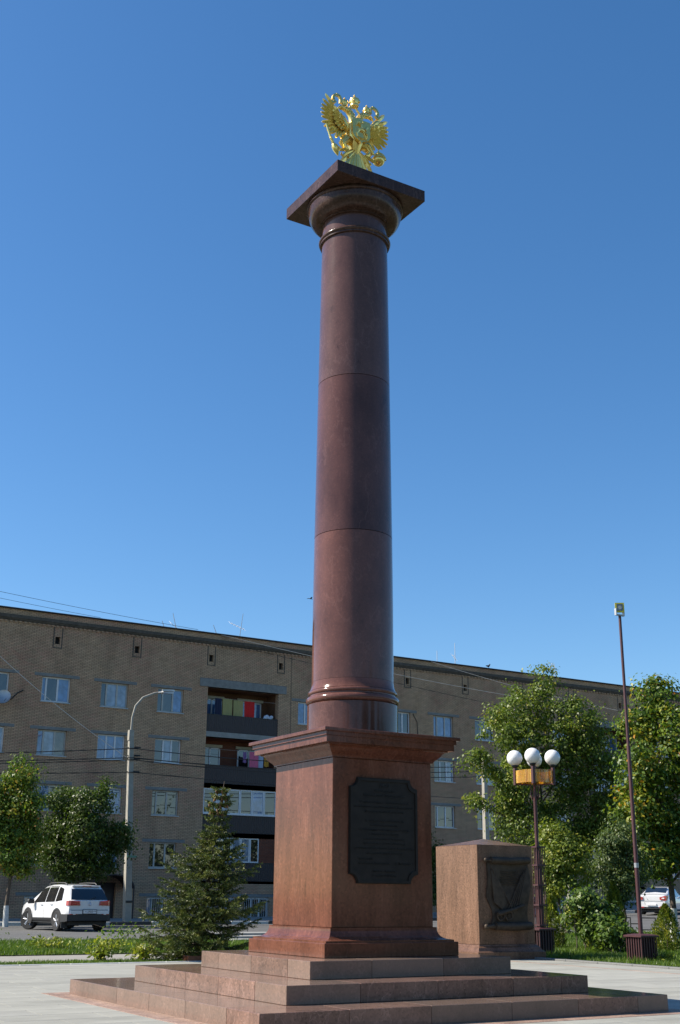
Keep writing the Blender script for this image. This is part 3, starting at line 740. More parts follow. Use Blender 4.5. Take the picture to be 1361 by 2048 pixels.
# ------------------------------------------------------------------ apartment building
YB = 49.0
bld = empty('apartment_building', (0, YB, 0), label='long five-storey tan brick apartment block behind the memorial', cat='building')
XA, XB, ZT = -4.0, 74.0, 15.72
rows = [12.56, 9.70, 6.85, 4.05, 1.20]      # window heads
WH, WW = 1.35, 1.6
cols = [.42, 3.79, 7.17, 10.55, 13.91, 17.29, 26.45, 29.8, 33.12, 36.53, 39.9, 43.27, 46.6, 56.2, 59.6, 63, 66.4]
logg = [(20.4, 25.08), (49.7, 54.4)]
holes = []
for c in cols:
    for ri, z in enumerate(rows):
        if ri == 4 and c == 13.91: continue
        holes.append((c, c + WW, z - WH, z))
holes.append((14.15, 15.5, -.3, 1.9))                       # entrance
for a, c in logg:
    for k, (z0, z1) in enumerate([(10.33, 12.9), (7.40, 10.03), (4.68, 7.12), (2.06, 4.43)]): holes.append((a, c, z0, z1))
    for x in (a + .5, a + 2.75): holes.append((x, x + WW, rows[4] - WH, rows[4]))
vents = [(11.08 + 4.66 * k - 4.66 * 3) for k in range(17)]
for v in vents: holes.append((v, v + .28, 14.38, 14.78))
xs = sorted({XA, XB, *[round(h[0], 3) for h in holes], *[round(h[1], 3) for h in holes]})
zs = sorted({-1.0, ZT, *[round(h[2], 3) for h in holes], *[round(h[3], 3) for h in holes]})
wall = MB(); DEP = .38
hset = [tuple(round(q, 3) for q in h) for h in holes]
byx = {}
for i in range(len(xs) - 1):
    xm = (xs[i] + xs[i + 1]) / 2
    hz = sorted([(h[2], h[3]) for h in hset if h[0] < xm < h[1]])
    z = -1.0
    for a, c in hz + [(ZT, ZT)]:
        if a > z: wall.face([(xs[i], 0, z), (xs[i + 1], 0, z), (xs[i + 1], 0, a), (xs[i], 0, a)])
        z = c
for x0, x1, z0, z1 in hset:
    wall.face([(x0, 0, z0), (x0, DEP, z0), (x0, DEP, z1), (x0, 0, z1)]); wall.face([(x1, DEP, z0), (x1, 0, z0), (x1, 0, z1), (x1, DEP, z1)])
    wall.face([(x0, 0, z0), (x1, 0, z0), (x1, DEP, z0), (x0, DEP, z0)]); wall.face([(x0, DEP, z1), (x1, DEP, z1), (x1, 0, z1), (x0, 0, z1)])
wall.face([(XA, 12, -1), (XA, 0, -1), (XA, 0, ZT), (XA, 12, ZT)]); wall.face([(XB, 0, -1), (XB, 12, -1), (XB, 12, ZT), (XB, 0, ZT)]); wall.face([(XB, 12, -1), (XA, 12, -1), (XA, 12, ZT), (XB, 12, ZT)])
wall.build('wall', BRICK, bld, fix=False)
m = MB(); m.box(XA + .02, XB - .02, 1.9, 1.95, -1, ZT - .1); m.build('inner_wall', plain('dark_interior', (.012, .012, .013), .9), bld)
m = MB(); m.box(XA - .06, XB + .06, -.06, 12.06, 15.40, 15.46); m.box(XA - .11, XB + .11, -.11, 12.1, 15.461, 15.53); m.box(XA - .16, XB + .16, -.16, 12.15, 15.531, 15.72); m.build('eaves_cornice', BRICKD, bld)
m = MB(); m.box(XA - .12, XB + .12, -.12, 12.1, 15.721, 16.0); m.build('parapet', BRICK, bld)
m = MB(); m.box(XA - .22, XB + .22, -.22, 12.2, 16.001, 16.09, .02); m.build('roof', ROOFM, bld)
m = MB()
for k in range(int((XB - XA) / .26)): x = XA + k * .26; m.box(x, x + .13, -.055, .0, 15.30, 15.40)
m.build('dentil_course', BRICK, bld)['kind'] = 'stuff'
for v in vents:
    m = MB()
    for box in ((v - .13, v - .07, 14.2, 15.3), (v + .35, v + .41, 14.2, 15.3), (v - .13, v + .41, 14.14, 14.2)): m.box(box[0], box[1], -.012, .05, box[2], box[3])
    f_ = m.build('vent_surround', BRICKD, bld)
    m = MB(); m.box(v, v + .28, .25, .27, 14.38, 14.78); m.build('vent_hole', ROOFM, f_)
for xj in (25.92, 48.9):
    m = MB(); m.box(xj, xj + .035, -.006, .03, -.5, 15.29); m.build('expansion_joint', BRICKD, bld)
me_l = MB(); me_l.box(-.45, 2.08, -.02, .2, .004, .17, .006); me_l = me_l.mesh('lintel', CONCD)
rw = random.Random(5)
def win_meshes(mull, fm, tag_):
    fr = MB(); t = .075
    fr.box(0, WW, .16, .22, 0, t); fr.box(0, WW, .16, .22, WH - t, WH); fr.box(0, t, .16, .22, t, WH - t); fr.box(WW - t, WW, .16, .22, t, WH - t)
    for x in mull: fr.box(x - .045, x + .045, .155, .225, t, WH - t)
    e = [0, *mull, WW]
    pn = []
    for a, c in zip(e[:-1], e[1:]):
        q = MB(); q.face([(a + .01, .195 + rw.uniform(-.004, .004), t * .5), (c - .01, .195 + rw.uniform(-.004, .004), t * .5), (c - .01, .195 + rw.uniform(-.004, .004), WH - t * .5), (a + .01, .195 + rw.uniform(-.004, .004), WH - t * .5)])
        q.box(a + .01, c - .01, .200, .206, t * .5, WH - t * .5)
        pn.append(q)
    return fr.mesh('window', fm), pn
KINDS = [([.30, .92], FRAMEO), ([.28, .92], FRAMEW), ([.55, 1.05], FRAMEW), ([.36, .98], FRAMEO)]
sill_me = MB(); sill_me.box(-.04, WW + .04, -.08, .155, -.05, .0, .005); sill_me = sill_me.mesh('sill', ZINC)
fr_me = [win_meshes(mu, fm, i) for i, (mu, fm) in enumerate(KINDS)]
GLS = [GLASSD, GLASSB, GLASSC, GLASSD, GLASSB, GLASSR]
pane_cache = {}
def pane(kind, idx, mat):
    k = (kind, idx, mat.name)
    if k not in pane_cache: pane_cache[k] = fr_me[kind][1][idx].mesh('pane', mat)
    return pane_cache[k]
def put_window(x, z, ri, y=0):
    kd = rw.choice((0, 1, 2, 3, 1))
    w = link('window', fr_me[kd][0], bld, (x, y, z - WH))
    base = rw.choice(GLS if ri < 2 else (GLASSD, GLASSD, GLASSR, GLASSC, GLASSD))
    for i in range(3):
        g = base if rw.random() < .6 else rw.choice(GLS)
        if rw.random() < (.5 if i == 0 else .14): g = GLASSD
        link('pane', pane(kd, i, g), w)
    link('sill', sill_me, w)
    if ri == 4:
        q = MB()
        for k in range(13): q.tube([(.06 + k * .123, -.03, .02), (.06 + k * .123, -.03, WH - .02)], .009, 4)
        q.box(.0, WW, -.04, -.02, .05, .07); q.box(0, WW, -.04, -.02, WH - .1, WH - .08); q.build('window_grille', STEELW, w)
    return w
for c in cols:
    for ri, z in enumerate(rows):
        if ri == 4 and c == 13.91: continue
        put_window(c, z, ri); link('lintel', me_l, bld, (c, 0, z))
# entrance with arched canopy
ent = MB(); ent.box(14.16, 14.80, .2, .25, -.3, 1.88); ent.box(14.803, 15.49, .2, .25, -.3, 1.88); ent = ent.build('entrance_door', PANEL, bld)
m = MB(); m.box(14.70, 14.75, .17, .2, .8, 1.2); m.build('handle', CHROME, ent)
m = MB(); arc = [(14.8 + 1.15 * math.cos(R(a)), 1.6 + .72 * math.sin(R(a))) for a in range(0, 181, 12)]
arc_i = [(14.8 + 1.09 * math.cos(R(a)), 1.6 + .66 * math.sin(R(a))) for a in range(0, 181, 12)]
for (p0, p1, q0, q1) in zip(arc[:-1], arc[1:], arc_i[:-1], arc_i[1:]):
    m.add([(p0[0], -1.6, p0[1]), (p1[0], -1.6, p1[1]), (p1[0], 0, p1[1]), (p0[0], 0, p0[1]), (q0[0], -1.6, q0[1]), (q1[0], -1.6, q1[1]), (q1[0], 0, q1[1]), (q0[0], 0, q0[1])],
          [(0, 1, 2, 3), (7, 6, 5, 4), (0, 4, 5, 1), (3, 2, 6, 7)])
for x in (13.69, 15.91): m.tube([(x, -1.55, -.1), (x, -1.55, 1.62)], .04, 6)
m.build('entrance_canopy', PANEL, bld)
# loggias
def corr(m, x0, x1, y, z0, z1, pitch=.13):
    n = int((x1 - x0) / pitch)
    for k in range(n):
        a = x0 + (x1 - x0) * k / n; c = x0 + (x1 - x0) * (k + 1) / n; b1 = a + (c - a) * .35; b2 = a + (c - a) * .5; b3 = a + (c - a) * .85
        for p, q, d0, d1 in ((a, b1, 0, 0), (b1, b2, 0, .022), (b2, b3, .022, .022), (b3, c, .022, 0)):
            m.face([(p, y + d0, z0), (q, y + d1, z0), (q, y + d1, z1), (p, y + d0, z1)])
    m.face([(x0, y + .03, z0), (x0, y + .03, z1), (x1, y + .03, z1), (x1, y + .03, z0)])
LZ = [(10.33, 12.9, 10.03), (7.40, 10.03, 7.13), (4.68, 7.12, 4.43), (2.06, 4.43, 1.92)]
for li, (a, c) in enumerate(logg):
    m = MB(); m.box(a - .53, c + .53, -.05, .3, 12.9, 13.38, .01); m.build('loggia_lintel', CONCD, bld)
    for k, (z0, z1, zs_) in enumerate(LZ):
        lg = MB(); lg.box(a, c, .0 if k else -.02, 1.5, zs_, z0, .0); lg = lg.build('loggia', CONC, bld)
        m = MB(); m.face([(a, DEP, z0), (a, 1.5, z0), (a, 1.5, z1), (a, DEP, z1)]); m.face([(c, 1.5, z0), (c, DEP, z0), (c, DEP, z1), (c, 1.5, z1)]); m.face([(a, 1.5, z0), (c, 1.5, z0), (c, 1.5, z1), (a, 1.5, z1)]); m.face([(a, DEP, z1 - .01), (c, DEP, z1 - .01), (c, 1.5, z1 - .01), (a, 1.5, z1 - .01)])
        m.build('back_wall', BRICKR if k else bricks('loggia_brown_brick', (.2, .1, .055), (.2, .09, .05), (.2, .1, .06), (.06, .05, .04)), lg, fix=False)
        pn = MB(); corr(pn, a + .01, c - .01, .03, z0 + .01, z0 + .99); pn.build('front_panel', PANEL, lg, fix=False)
        m = MB(); m.box(a, c, .02, .08, z0 + .992, z0 + 1.02); m.build('rail', STEELD, lg)
        for x, w, hh in ((a + .25, 1.35, 0), (a + 2.75, 1.5, 1)):
            q = MB(); q.box(x - .1, x + w + .15, 1.42, 1.49, z1 - .42, z1 - .26); q.build('cream_board', CREAM, lg)
            q = MB(); zb = z0 + (.05 if hh else .85)
            for bx in ((x, x + .07, zb, z1 - .45), (x + w - .07, x + w, zb, z1 - .45), (x, x + w, z1 - .52, z1 - .45), (x + w * .48, x + w * .48 + .08, zb, z1 - .45), (x, x + w, zb, zb + .06)): q.box(bx[0], bx[1], 1.40, 1.47, bx[2], bx[3])
            q.build('inner_window', FRAMEW, lg)
            q = MB(); q.box(x + .04, x + w - .04, 1.44, 1.45, zb + .04, z1 - .48); q.build('pane', GLASSB if (k == 0) else GLASSD, lg)
        if (k, li) in ((2, 0), (1, 1), (3, 1)):     # glazed loggia
            n = 6; zb, zt = z0 + 1.02, z1
            for j in range(n):
                x0_ = a + (c - a) * j / n; x1_ = a + (c - a) * (j + 1) / n
                q = MB()
                for bx in ((x0_ + .01, x0_ + .07, zb, zt), (x1_ - .07, x1_ - .01, zb, zt), (x0_ + .07, x1_ - .07, zt - .07, zt), (x0_ + .07, x1_ - .07, zb, zb + .1)): q.box(bx[0], bx[1], .03, .09, bx[2], bx[3])
                q.build('glazing_frame', FRAMEW, lg)
                q = MB(); dy = rw.uniform(-.004, .004); q.face([(x0_ + .05, .06 + dy, zb + .05), (x1_ - .05, .06 - dy, zb + .05), (x1_ - .05, .06 - dy, zt - .04), (x0_ + .05, .06 + dy, zt - .04)]); q.face([(x0_ + .05, .066, zt - .04), (x1_ - .05, .066, zt - .04), (x1_ - .05, .066, zb + .05), (x0_ + .05, .066, zb + .05)])
                q.build('pane', (GLASSD, GLASSB, GLASSD, GLASSD, GLASSB, GLASSD)[j], lg, fix=False)
            q = MB(); q.box(a, c, -.04, .02, z0 + 1.0, z0 + 1.06); q.build('sill', FRAMEW, lg)
        if (k, li) == (3, 0):
            zb, zt = z0 + 1.02, z1
            q = MB(); q.box(a, a + .7, .03, .2, zb, zt); q.build('brick_infill', BRICKR, lg); q = MB(); q.box(c - 1.0, c, .03, .2, zb, zt); q.build('brick_infill', BRICKR, lg)
            n = 5; xa, xb = a + .72, c - 1.02
            for j in range(n):
                x0_ = xa + (xb - xa) * j / n; x1_ = xa + (xb - xa) * (j + 1) / n
                q = MB()
                for bx in ((x0_ + .01, x0_ + .07, zb, zt), (x1_ - .07, x1_ - .01, zb, zt), (x0_ + .07, x1_ - .07, zt - .07, zt), (x0_ + .07, x1_ - .07, zb, zb + .07)): q.box(bx[0], bx[1], .05, .11, bx[2], bx[3])
                q.build('glazing_frame', FRAMEW, lg); q = MB(); q.box(x0_ + .05, x1_ - .05, .075, .085, zb + .05, zt - .04); q.build('pane', GLASSC if j in (0, 2, 3) else GLASSD, lg)
    for x in (a + .5, a + 2.75): put_window(x, rows[4], 4); link('lintel', me_l, bld, (x, 0, rows[4]))
# washing on the loggias
def cloth(x, y, z, w, hgt, mat, label, cat='laundry', seed=0):
    rr = random.Random(seed); m = MB(); nx, nz = 8, 6
    g = [[(i / nx * w, .02 * math.sin(i * 1.7 + seed) + .012 * math.sin(j * 1.3 + i), -hgt * j / nz + (.02 * math.sin(i * .9 + seed) if j == nz else 0)) for i in range(nx + 1)] for j in range(nz + 1)]
    for j in range(nz):
        for i in range(nx): m.face([g[j][i], g[j + 1][i], g[j + 1][i + 1], g[j][i + 1]], True)
    gb = [[(p[0], p[1] + .012, p[2]) for p in row] for row in g]
    for j in range(nz):
        for i in range(nx): m.face([gb[j][i + 1], gb[j + 1][i + 1], gb[j + 1][i], gb[j][i]], True)
    o = m.build(cat if cat != 'laundry' else 'hanging_cloth', mat, None, (x, y, z), fix=False)
    return tag(o, label, 'laundry', 'washing hung on the loggias')
yl = YB + .22
cloth(21.0, yl, 12.32, .42, 1.15, CLOTHS['navy'], 'dark blue cloth hanging leftmost on the top loggia line', seed=1)
cloth(21.5, yl, 12.33, .62, 1.1, CLOTHS['olive'], 'olive towel next to the dark blue cloth on the top loggia', seed=2)
cloth(22.2, yl, 12.30, .62, 1.1, CLOTHS['olive'], 'olive towel nearest the red cloth on the top loggia', seed=3)
cloth(22.92, yl, 12.30, .66, 1.15, CLOTHS['red'], 'bright red cloth hanging on the top loggia', seed=4)
cloth(23.35, yl, 9.35, .6, .95, CLOTHS['pink'], 'pink cloth hanging on the second loggia from the top', seed=5)
cloth(23.9, yl + .06, 9.30, .42, 1.0, CLOTHS['paleblue'], 'pale blue cloth beside the pink cloth on the loggia', seed=6)
cloth(22.95, yl, 9.32, .22, .62, CLOTHS['violet'], 'small violet garment left of the pink cloth', seed=7)
cloth(24.35, yl, 9.25, .3, .7, CLOTHS['mustard'], 'mustard cloth at the end of the second loggia line', seed=8)
m = MB()
for k in range(9): m.sphere((24.4 + .05 * k, YB + .35 + .03 * math.sin(k * 2), 11.42 + .10 * math.sin(k * .9)), .14, 7, 5, (1, .8, .8))
tag(m.build('plastic_sheeting', CLOTHS['white'], None), 'crumpled pale plastic bundle at the right end of the top loggia', 'bundle')
for z in (12.33, 9.36):
    m = MB(); m.tube([(20.45, yl + .006, z + .02), (22.7, yl + .006, z - .0), (25.05, yl + .006, z + .02)], .006, 4); tag(m.build('washing_line', WIREL), 'washing line across the %s loggia' % ('top' if z > 10 else 'second'), 'line')
# roof aerials, dish, pigeons
def aerial(x, hgt, tilt, els, label, y=.6, boom=None):
    t = empty('roof_aerial', (x, YB + y, 16.09), label=label, cat='aerial', group='aerials on the roof')
    top = Vector((tilt * hgt, 0, hgt)); m = MB(); m.tube([(0, 0, 0), top], [.022, .016], 5); m.build('mast', ZINC, t)
    if els:
        m = MB(); b0 = top * .92 + Vector((-.3, 0, .0)); b1 = top * .92 + Vector((.3, 0, .0))
        if boom: b0, b1 = top * boom[0] + Vector((-boom[1], 0, .2)), top * boom[0] + Vector((boom[1] * .3, 0, -.1))
        m.tube([b0, b1], .012, 4)
        for k in range(els):
            p = b0.lerp(b1, k / max(1, els - 1)); m.tube([p + Vector((0, -.2, -.12)), p + Vector((0, .2, .12))], .008, 4)
        m.build('dipole_array', ZINC, t)
    return t
aerial(18.5, 1.05, -.28, 3, 'leaning roof aerial with a crossed mount left of the loggias', boom=(.25, .35))
aerial(17.75, .5, -.4, 0, 'short leaning rod aerial at the left of the roof')
aerial(21.15, .65, -.45, 0, 'thin leaning rod on the roof above the loggia')
aerial(22.62, 1.6, .12, 6, 'tallest roof aerial with a bristly antenna left of the column', boom=(.45, .75))
aerial(37.34, .9, .0, 0, 'plain short rod aerial on the roof right of the column')
aerial(38.83, 1.6, .0, 4, 'slim roof aerial with a small antenna right of the column', boom=(.35, .2))
aerial(47.6, 1.1, .0, 4, 'roof aerial showing behind the crown of the big tree', boom=(.8, .25))
dsh = empty('satellite_dish', (8.42, YB - .4, 11.13), label='round grey satellite dish below the top left window', cat='dish')
m = MB(); m.lathe([(.02, 0), (.2, .02), (.33, .07), (.40, .12), (.40, .13), (.32, .085), (.02, .02)], 20)
d_ = m.build('dish', ZINC, dsh); d_.rotation_euler = (R(70), 0, R(-25))
m = MB(); m.tube([(0, .05, 0), (0, .4, -.1)], .025, 5); m.build('bracket', STEELD, dsh); m = MB(); m.tube([(0, -.05, -.2), (.05, -.4, -.1)], .012, 4); m.build('feed_arm', STEELD, dsh)
m = MB(); m.tube([(8.6, YB - .05, 11.1), (8.95, YB - .06, 11.15), (9.25, YB - .06, 11.5), (9.55, YB - .04, 11.68)], .03, 5); tag(m.build('dish_cable', WIREM), 'black cable looping from the satellite dish along the wall', 'cable')
m = MB(); m.tube([(34.9, YB - .03, 12.5), (35.2, YB - .05, 12.0), (35.25, YB - .04, 11.2), (35.3, YB - .04, 10.4)], .022, 5); tag(m.build('wall_cable', WIREM), 'dark cable hanging down the wall right of the column', 'cable')
for x, lab in ((41.1, 'dark pigeon on the roof edge nearer the column'), (45.0, 'dark pigeon on the roof edge by the big tree')):
    t = empty('pigeon', (x, YB - .1, 16.09), label=lab, cat='bird', group='pigeons on the roof edge')
    m = MB(); m.tube([(-.22, 0, .16), (-.1, 0, .14), (0, 0, .14), (.08, 0, .18), (.11, 0, .26), (.15, 0, .29)], [.015, .05, .075, .06, .035, .03], 8); m.tube([(.16, 0, .29), (.2, 0, .275)], [.016, .004], 5); m.tube([(0, .02, .09), (0, .02, 0)], .01, 4); m.tube([(.03, -.02, .09), (.03, -.02, 0)], .01, 4); m.build('body', PIGEON, t)

# ------------------------------------------------------------------ lamps and poles
def slat_box(parent, hw, z0, z1, n=6, mat=MAROON):
    m = MB(); m.box(-hw + .03, hw - .03, -hw + .03, hw - .03, z0, z1 - .03); bx = m.build('base_box', plain('base_core_dark', (.02, .009, .01), .6), parent)
    m = MB(); m.box(-.011, .011, -.009, .009, 0, z1 - z0 - .04); me = m.mesh('slat', mat)
    for k in range(n):
        t = -hw + .02 + (2 * hw - .04) * k / (n - 1)
        for x, y in ((t, -hw + .015), (t, hw - .015), (-hw + .015, t), (hw - .015, t)): link('slat', me, bx, (x, y, z0))
    m = MB(); m.sqloft([(hw + .03, z1 - .035), (hw + .03, z1), (hw * .5, z1 + .03), (hw * .4, z1 + .031)]); m.build('base_cap', mat, parent)
gl = empty('globe_lamp', (11.11, 9.3, 0), label='maroon park lamp with four white globes beside the memorial stone', cat='lamp')
slat_box(gl, .23, -.03, .60, 6)
lower = MB(); lower.sqloft([(.055, .62), (.045, 2.50)]); lower = lower.build('lower_shaft', MAROON, gl)
m = MB(); m.box(-.007, .007, -.006, .006, 0, 1.86); me = m.mesh('slat', MAROON)
for k in range(5):
    for sx, sy in ((0, -1), (0, 1), (-1, 0), (1, 0)):
        t = -.115 + .23 * k / 4
        link('slat', me, lower, (t if sy else sx * .12, t if sx else sy * .12, .63))
for z in (.66, 1.12, 1.58, 2.04, 2.47):
    m = MB(); m.box(-.135, .135, -.135, .135, z, z + .035); m.build('collar', MAROON, lower)
m = MB(); m.lathe([(.048, 2.5), (.045, 4.0), (.05, 4.02), (.05, 4.5)], 14); m.build('pole', MAROON, gl)
RA = .47
for k, a in enumerate((-133, -43, 47, 137)):
    ca, sa = math.cos(R(a)), math.sin(R(a))
    m = MB(); m.box(RA * ca - .035, RA * ca + .035, RA * sa - .035, RA * sa + .035, 3.98, 4.40); arm = m.build('arm', MAROON, gl)
    m = MB(); m.tube([(.04 * ca, .04 * sa, 3.70), (.07 * ca, .07 * sa, 3.62), (.09 * ca, .09 * sa, 3.72), (.09 * ca, .09 * sa, 3.98), (RA * ca, RA * sa, 4.0)], .022, 6); m.tube([(0, 0, 4.34), (RA * ca, RA * sa, 4.34)], .016, 6); m.build('bracket', MAROON, arm)
    m = MB(); m.lathe([(.036, 4.40), (.06, 4.42), (.085, 4.445), (.085, 4.47)], 14, (RA * ca, RA * sa)); m.build('globe_holder', STEELD, arm)
    m = MB(); m.sphere((RA * ca, RA * sa, 4.645), .195, 28, 18); m.build('globe', GLOBE, gl)
    a2 = a + 90; p0 = Vector((RA * ca, RA * sa, 0)); p1 = Vector((RA * math.cos(R(a2)), RA * math.sin(R(a2)), 0))
    m = MB(); n = 24; nn = ((p0 + p1) / 2).normalized()
    pts = [p0.lerp(p1, .06 + .88 * i / n) + nn * (.05 * math.sin(math.pi * i / n) + .008 * (i % 2)) for i in range(n + 1)]
    for q0, q1 in zip(pts[:-1], pts[1:]):
        m.add([(*q0.xy, 4.02), (*q1.xy, 4.02), (*q1.xy, 4.33), (*q0.xy, 4.33), (*(q0 + nn * .012).xy, 4.02), (*(q1 + nn * .012).xy, 4.02), (*(q1 + nn * .012).xy, 4.33), (*(q0 + nn * .012).xy, 4.33)], [(0, 3, 2, 1), (4, 5, 6, 7), (3, 7, 6, 2), (0, 1, 5, 4)])
    m.build('amber_panel', AMBER, gl)
m = MB(); m.lathe([(.05, 4.5), (.06, 4.52), (.04, 4.58), (.0, 4.62)], 12, caps=False); m.build('finial', MAROON, gl)

fl = empty('floodlight_mast', (11.0, 5.86, 0), label='thin maroon mast carrying a yellow floodlight, standing in the lawn at right', cat='mast')
slat_box(fl, .235, -.03, .55, 7)
m = MB(); m.lathe([(.05, .57), (.048, 2.0), (.048, 2.03)], 12); m.lathe([(.046, 2.031), (.043, 4.6)], 12); m.lathe([(.036, 4.601), (.034, 7.62)], 12); m.build('pole', MAROON, fl)
m = MB(); m.lathe([(.051, 1.95), (.051, 2.05)], 12); m.build('joint_tape', ZINC, fl)
hd = MB(); hd.box(-.135, .135, -.03, .03, 7.62, 7.65); hd.box(-.135, -.115, -.03, .03, 7.65, 7.78); hd.box(.115, .135, -.03, .03, 7.65, 7.78); hd = hd.build('yoke', ZINC, fl)
f0 = MB(); f0.loft([[(x * .08, .10, 7.80 + z * .075) for x, z in ((-1, -1), (1, -1), (1, 1), (-1, 1))], [(x * .105, -.04, 7.80 + z * .115) for x, z in ((-1, -1), (1, -1), (1, 1), (-1, 1))], [(x * .105, -.07, 7.80 + z * .115) for x, z in ((-1, -1), (1, -1), (1, 1), (-1, 1))]], smooth=False)
f0 = f0.build('floodlight', FLOODY, fl); f0.rotation_euler = (0, 0, R(-35))
m = MB(); m.box(-.068, .068, -.078, -.071, 7.725, 7.885); m.build('lens', LENS, f0)
m = MB(); m.lathe([(.01, -.0), (.035, .003), (.045, .008)], 14); o = m.build('reflector', ZINC, f0, (0, -.079, 7.80)); o.rotation_euler = (R(90), 0, 0)

def conc_pole(name, x, y, h, w, lean, label):
    t = empty(name, (x, y, zg(x, y)), label=label, cat='pole')
    m = MB(); a, b = w / 2, w * .33
    m.loft([[(sx * a, sy * a, 0) for sx, sy in ((-1, -1), (1, -1), (1, 1), (-1, 1))], [(lean + sx * b, sy * b, h) for sx, sy in ((-1, -1), (1, -1), (1, 1), (-1, 1))]], smooth=False)
    m.build('shaft', CONCP, t)
    return t
lp = conc_pole('street_light', 12.92, 40.6, 8.86, .33, -.37, 'grey concrete street light with a curved arm, standing near the parked SUV')
lp.scale = (.985, .985, .985)
m = MB(); m.tube([(-.38, 0, 8.6), (-.36, 0, 9.6), (-.22, 0, 10.2), (.15, -.0, 10.65), (.75, 0, 10.92), (1.2, 0, 11.0)], .055, 8); m.box(-.5, -.26, -.12, .12, 8.5, 9.0); m.build('arm', CONCP, lp)
for dy, dx in ((-.35, 0), (.35, .25)):
    m = MB(); m.tube([(.9 + dx, dy * .2, 10.95), (1.15 + dx, dy * .6, 11.0), (1.2 + dx, dy, 11.02)], .03, 6)
    m.loft([[(1.0 + dx + u, dy + s * w, 11.02 + z + .06 * u) for s, z in ((-1, -.03), (1, -.03), (1, .06), (-1, .06))] for u, w in ((0, .05), (.15, .1), (.5, .12), (.65, .06))], smooth=False); m.build('lamp_head', ZINC, lp)
for k, z in enumerate((8.17, 7.78, 7.63, 7.01)):
    m = MB(); m.box(-.50 - .0, .05, -.03, .03, z - .04, z); m.tube([(-.2, -.18, z - .01), (.1, -.18, z - .01)], .04, 6); m.build('insulator_bracket', STEELD, lp)
m = MB(); m.box(-.23, .23, -.19, .19, 3.0, 3.09); m.build('band', plain('green_band', (.12, .25, .17), .5), lp)
m = MB(); m.box(-.185, .185, -.185, .185, .95, 1.05); m.build('band', STEELD, lp)
rp = conc_pole('utility_pole', 34.0, 40.6, 8.55, .32, 0, 'pale concrete utility pole behind the memorial stone')
for z in (8.17, 7.92, 7.61):
    m = MB(); m.box(-.3, .3, -.03, .03, z - .04, z); m.build('crossarm', STEELD, rp)
def cable(pts, rad, mat, label, sag=0, n=20):
    a, b = Vector(pts[0]), Vector(pts[1]); m = MB()
    P = [a.lerp(b, i / n) - Vector((0, 0, sag * 4 * (i / n) * (1 - i / n))) for i in range(n + 1)]
    m.tube(P, rad, 5); return tag(m.build('overhead_cable', mat), label, 'cable', 'overhead cables')
zr = zg(34.0, 40.6)
for k, (z0, z1) in enumerate(((7.98, 8.16), (7.54, 7.91), (7.44, 7.60))):
    w_ = ('top', 'second', 'third')[k]
    cable([(12.6, 40.4, z0), (34.0, 40.4, z1 + zr)], .022, WIREM, w_ + ' black cable from the street light to the right pole', .33)
    cable([(-18, 40.4, (5.8, 5.8, 5.65)[k]), (12.6, 40.4, z0)], .022, WIREM, w_ + ' black cable running left from the street light', .28)
    cable([(34.0, 40.4, z1 + zr), (62, 40.4, z1 + .9)], .022, WIREM, w_ + ' black cable leaving the right pole behind the tree', .4)
cable([(12.65, 40.4, 6.86), (60, 40.4, 7.3)], .02, WIREM, 'lowest black cable passing behind the pedestal', .5)
cable([(-18, 40.4, 5.8), (12.65, 40.4, 6.86)], .02, WIREM, 'lowest black cable left of the street light', .3)
cable([(3.2, 45, 15.8), (12.9, 40.6, 7.3)], .013, WIREL, 'pale thin cable slanting down across the facade to the pole', .5)
cable([(-6, 46, 17.45), (19.5, 48.8, 16.15)], .011, WIREM, 'dark wire above the roof edge at upper left', .25)
cable([(-6, 46, 17.2), (13.5, 48.8, 16.12)], .010, WIREM, 'lower dark wire meeting the roof edge at upper left', .2)
cable([(20.5, 48.9, 16.1), (46, 44, 13.1)], .014, WIREL, 'pale wire crossing the top of the facade behind the column', .3)
cable([(22.5, 48.7, 15.4), (62, 48.4, 12.0)], .014, WIREM, 'dark wire crossing the top storey right of the column', .2)
cable([(36, 48.9, 16.1), (48, 44, 13.2)], .014, WIREL, 'pale wire from the roof to the big tree', .2)

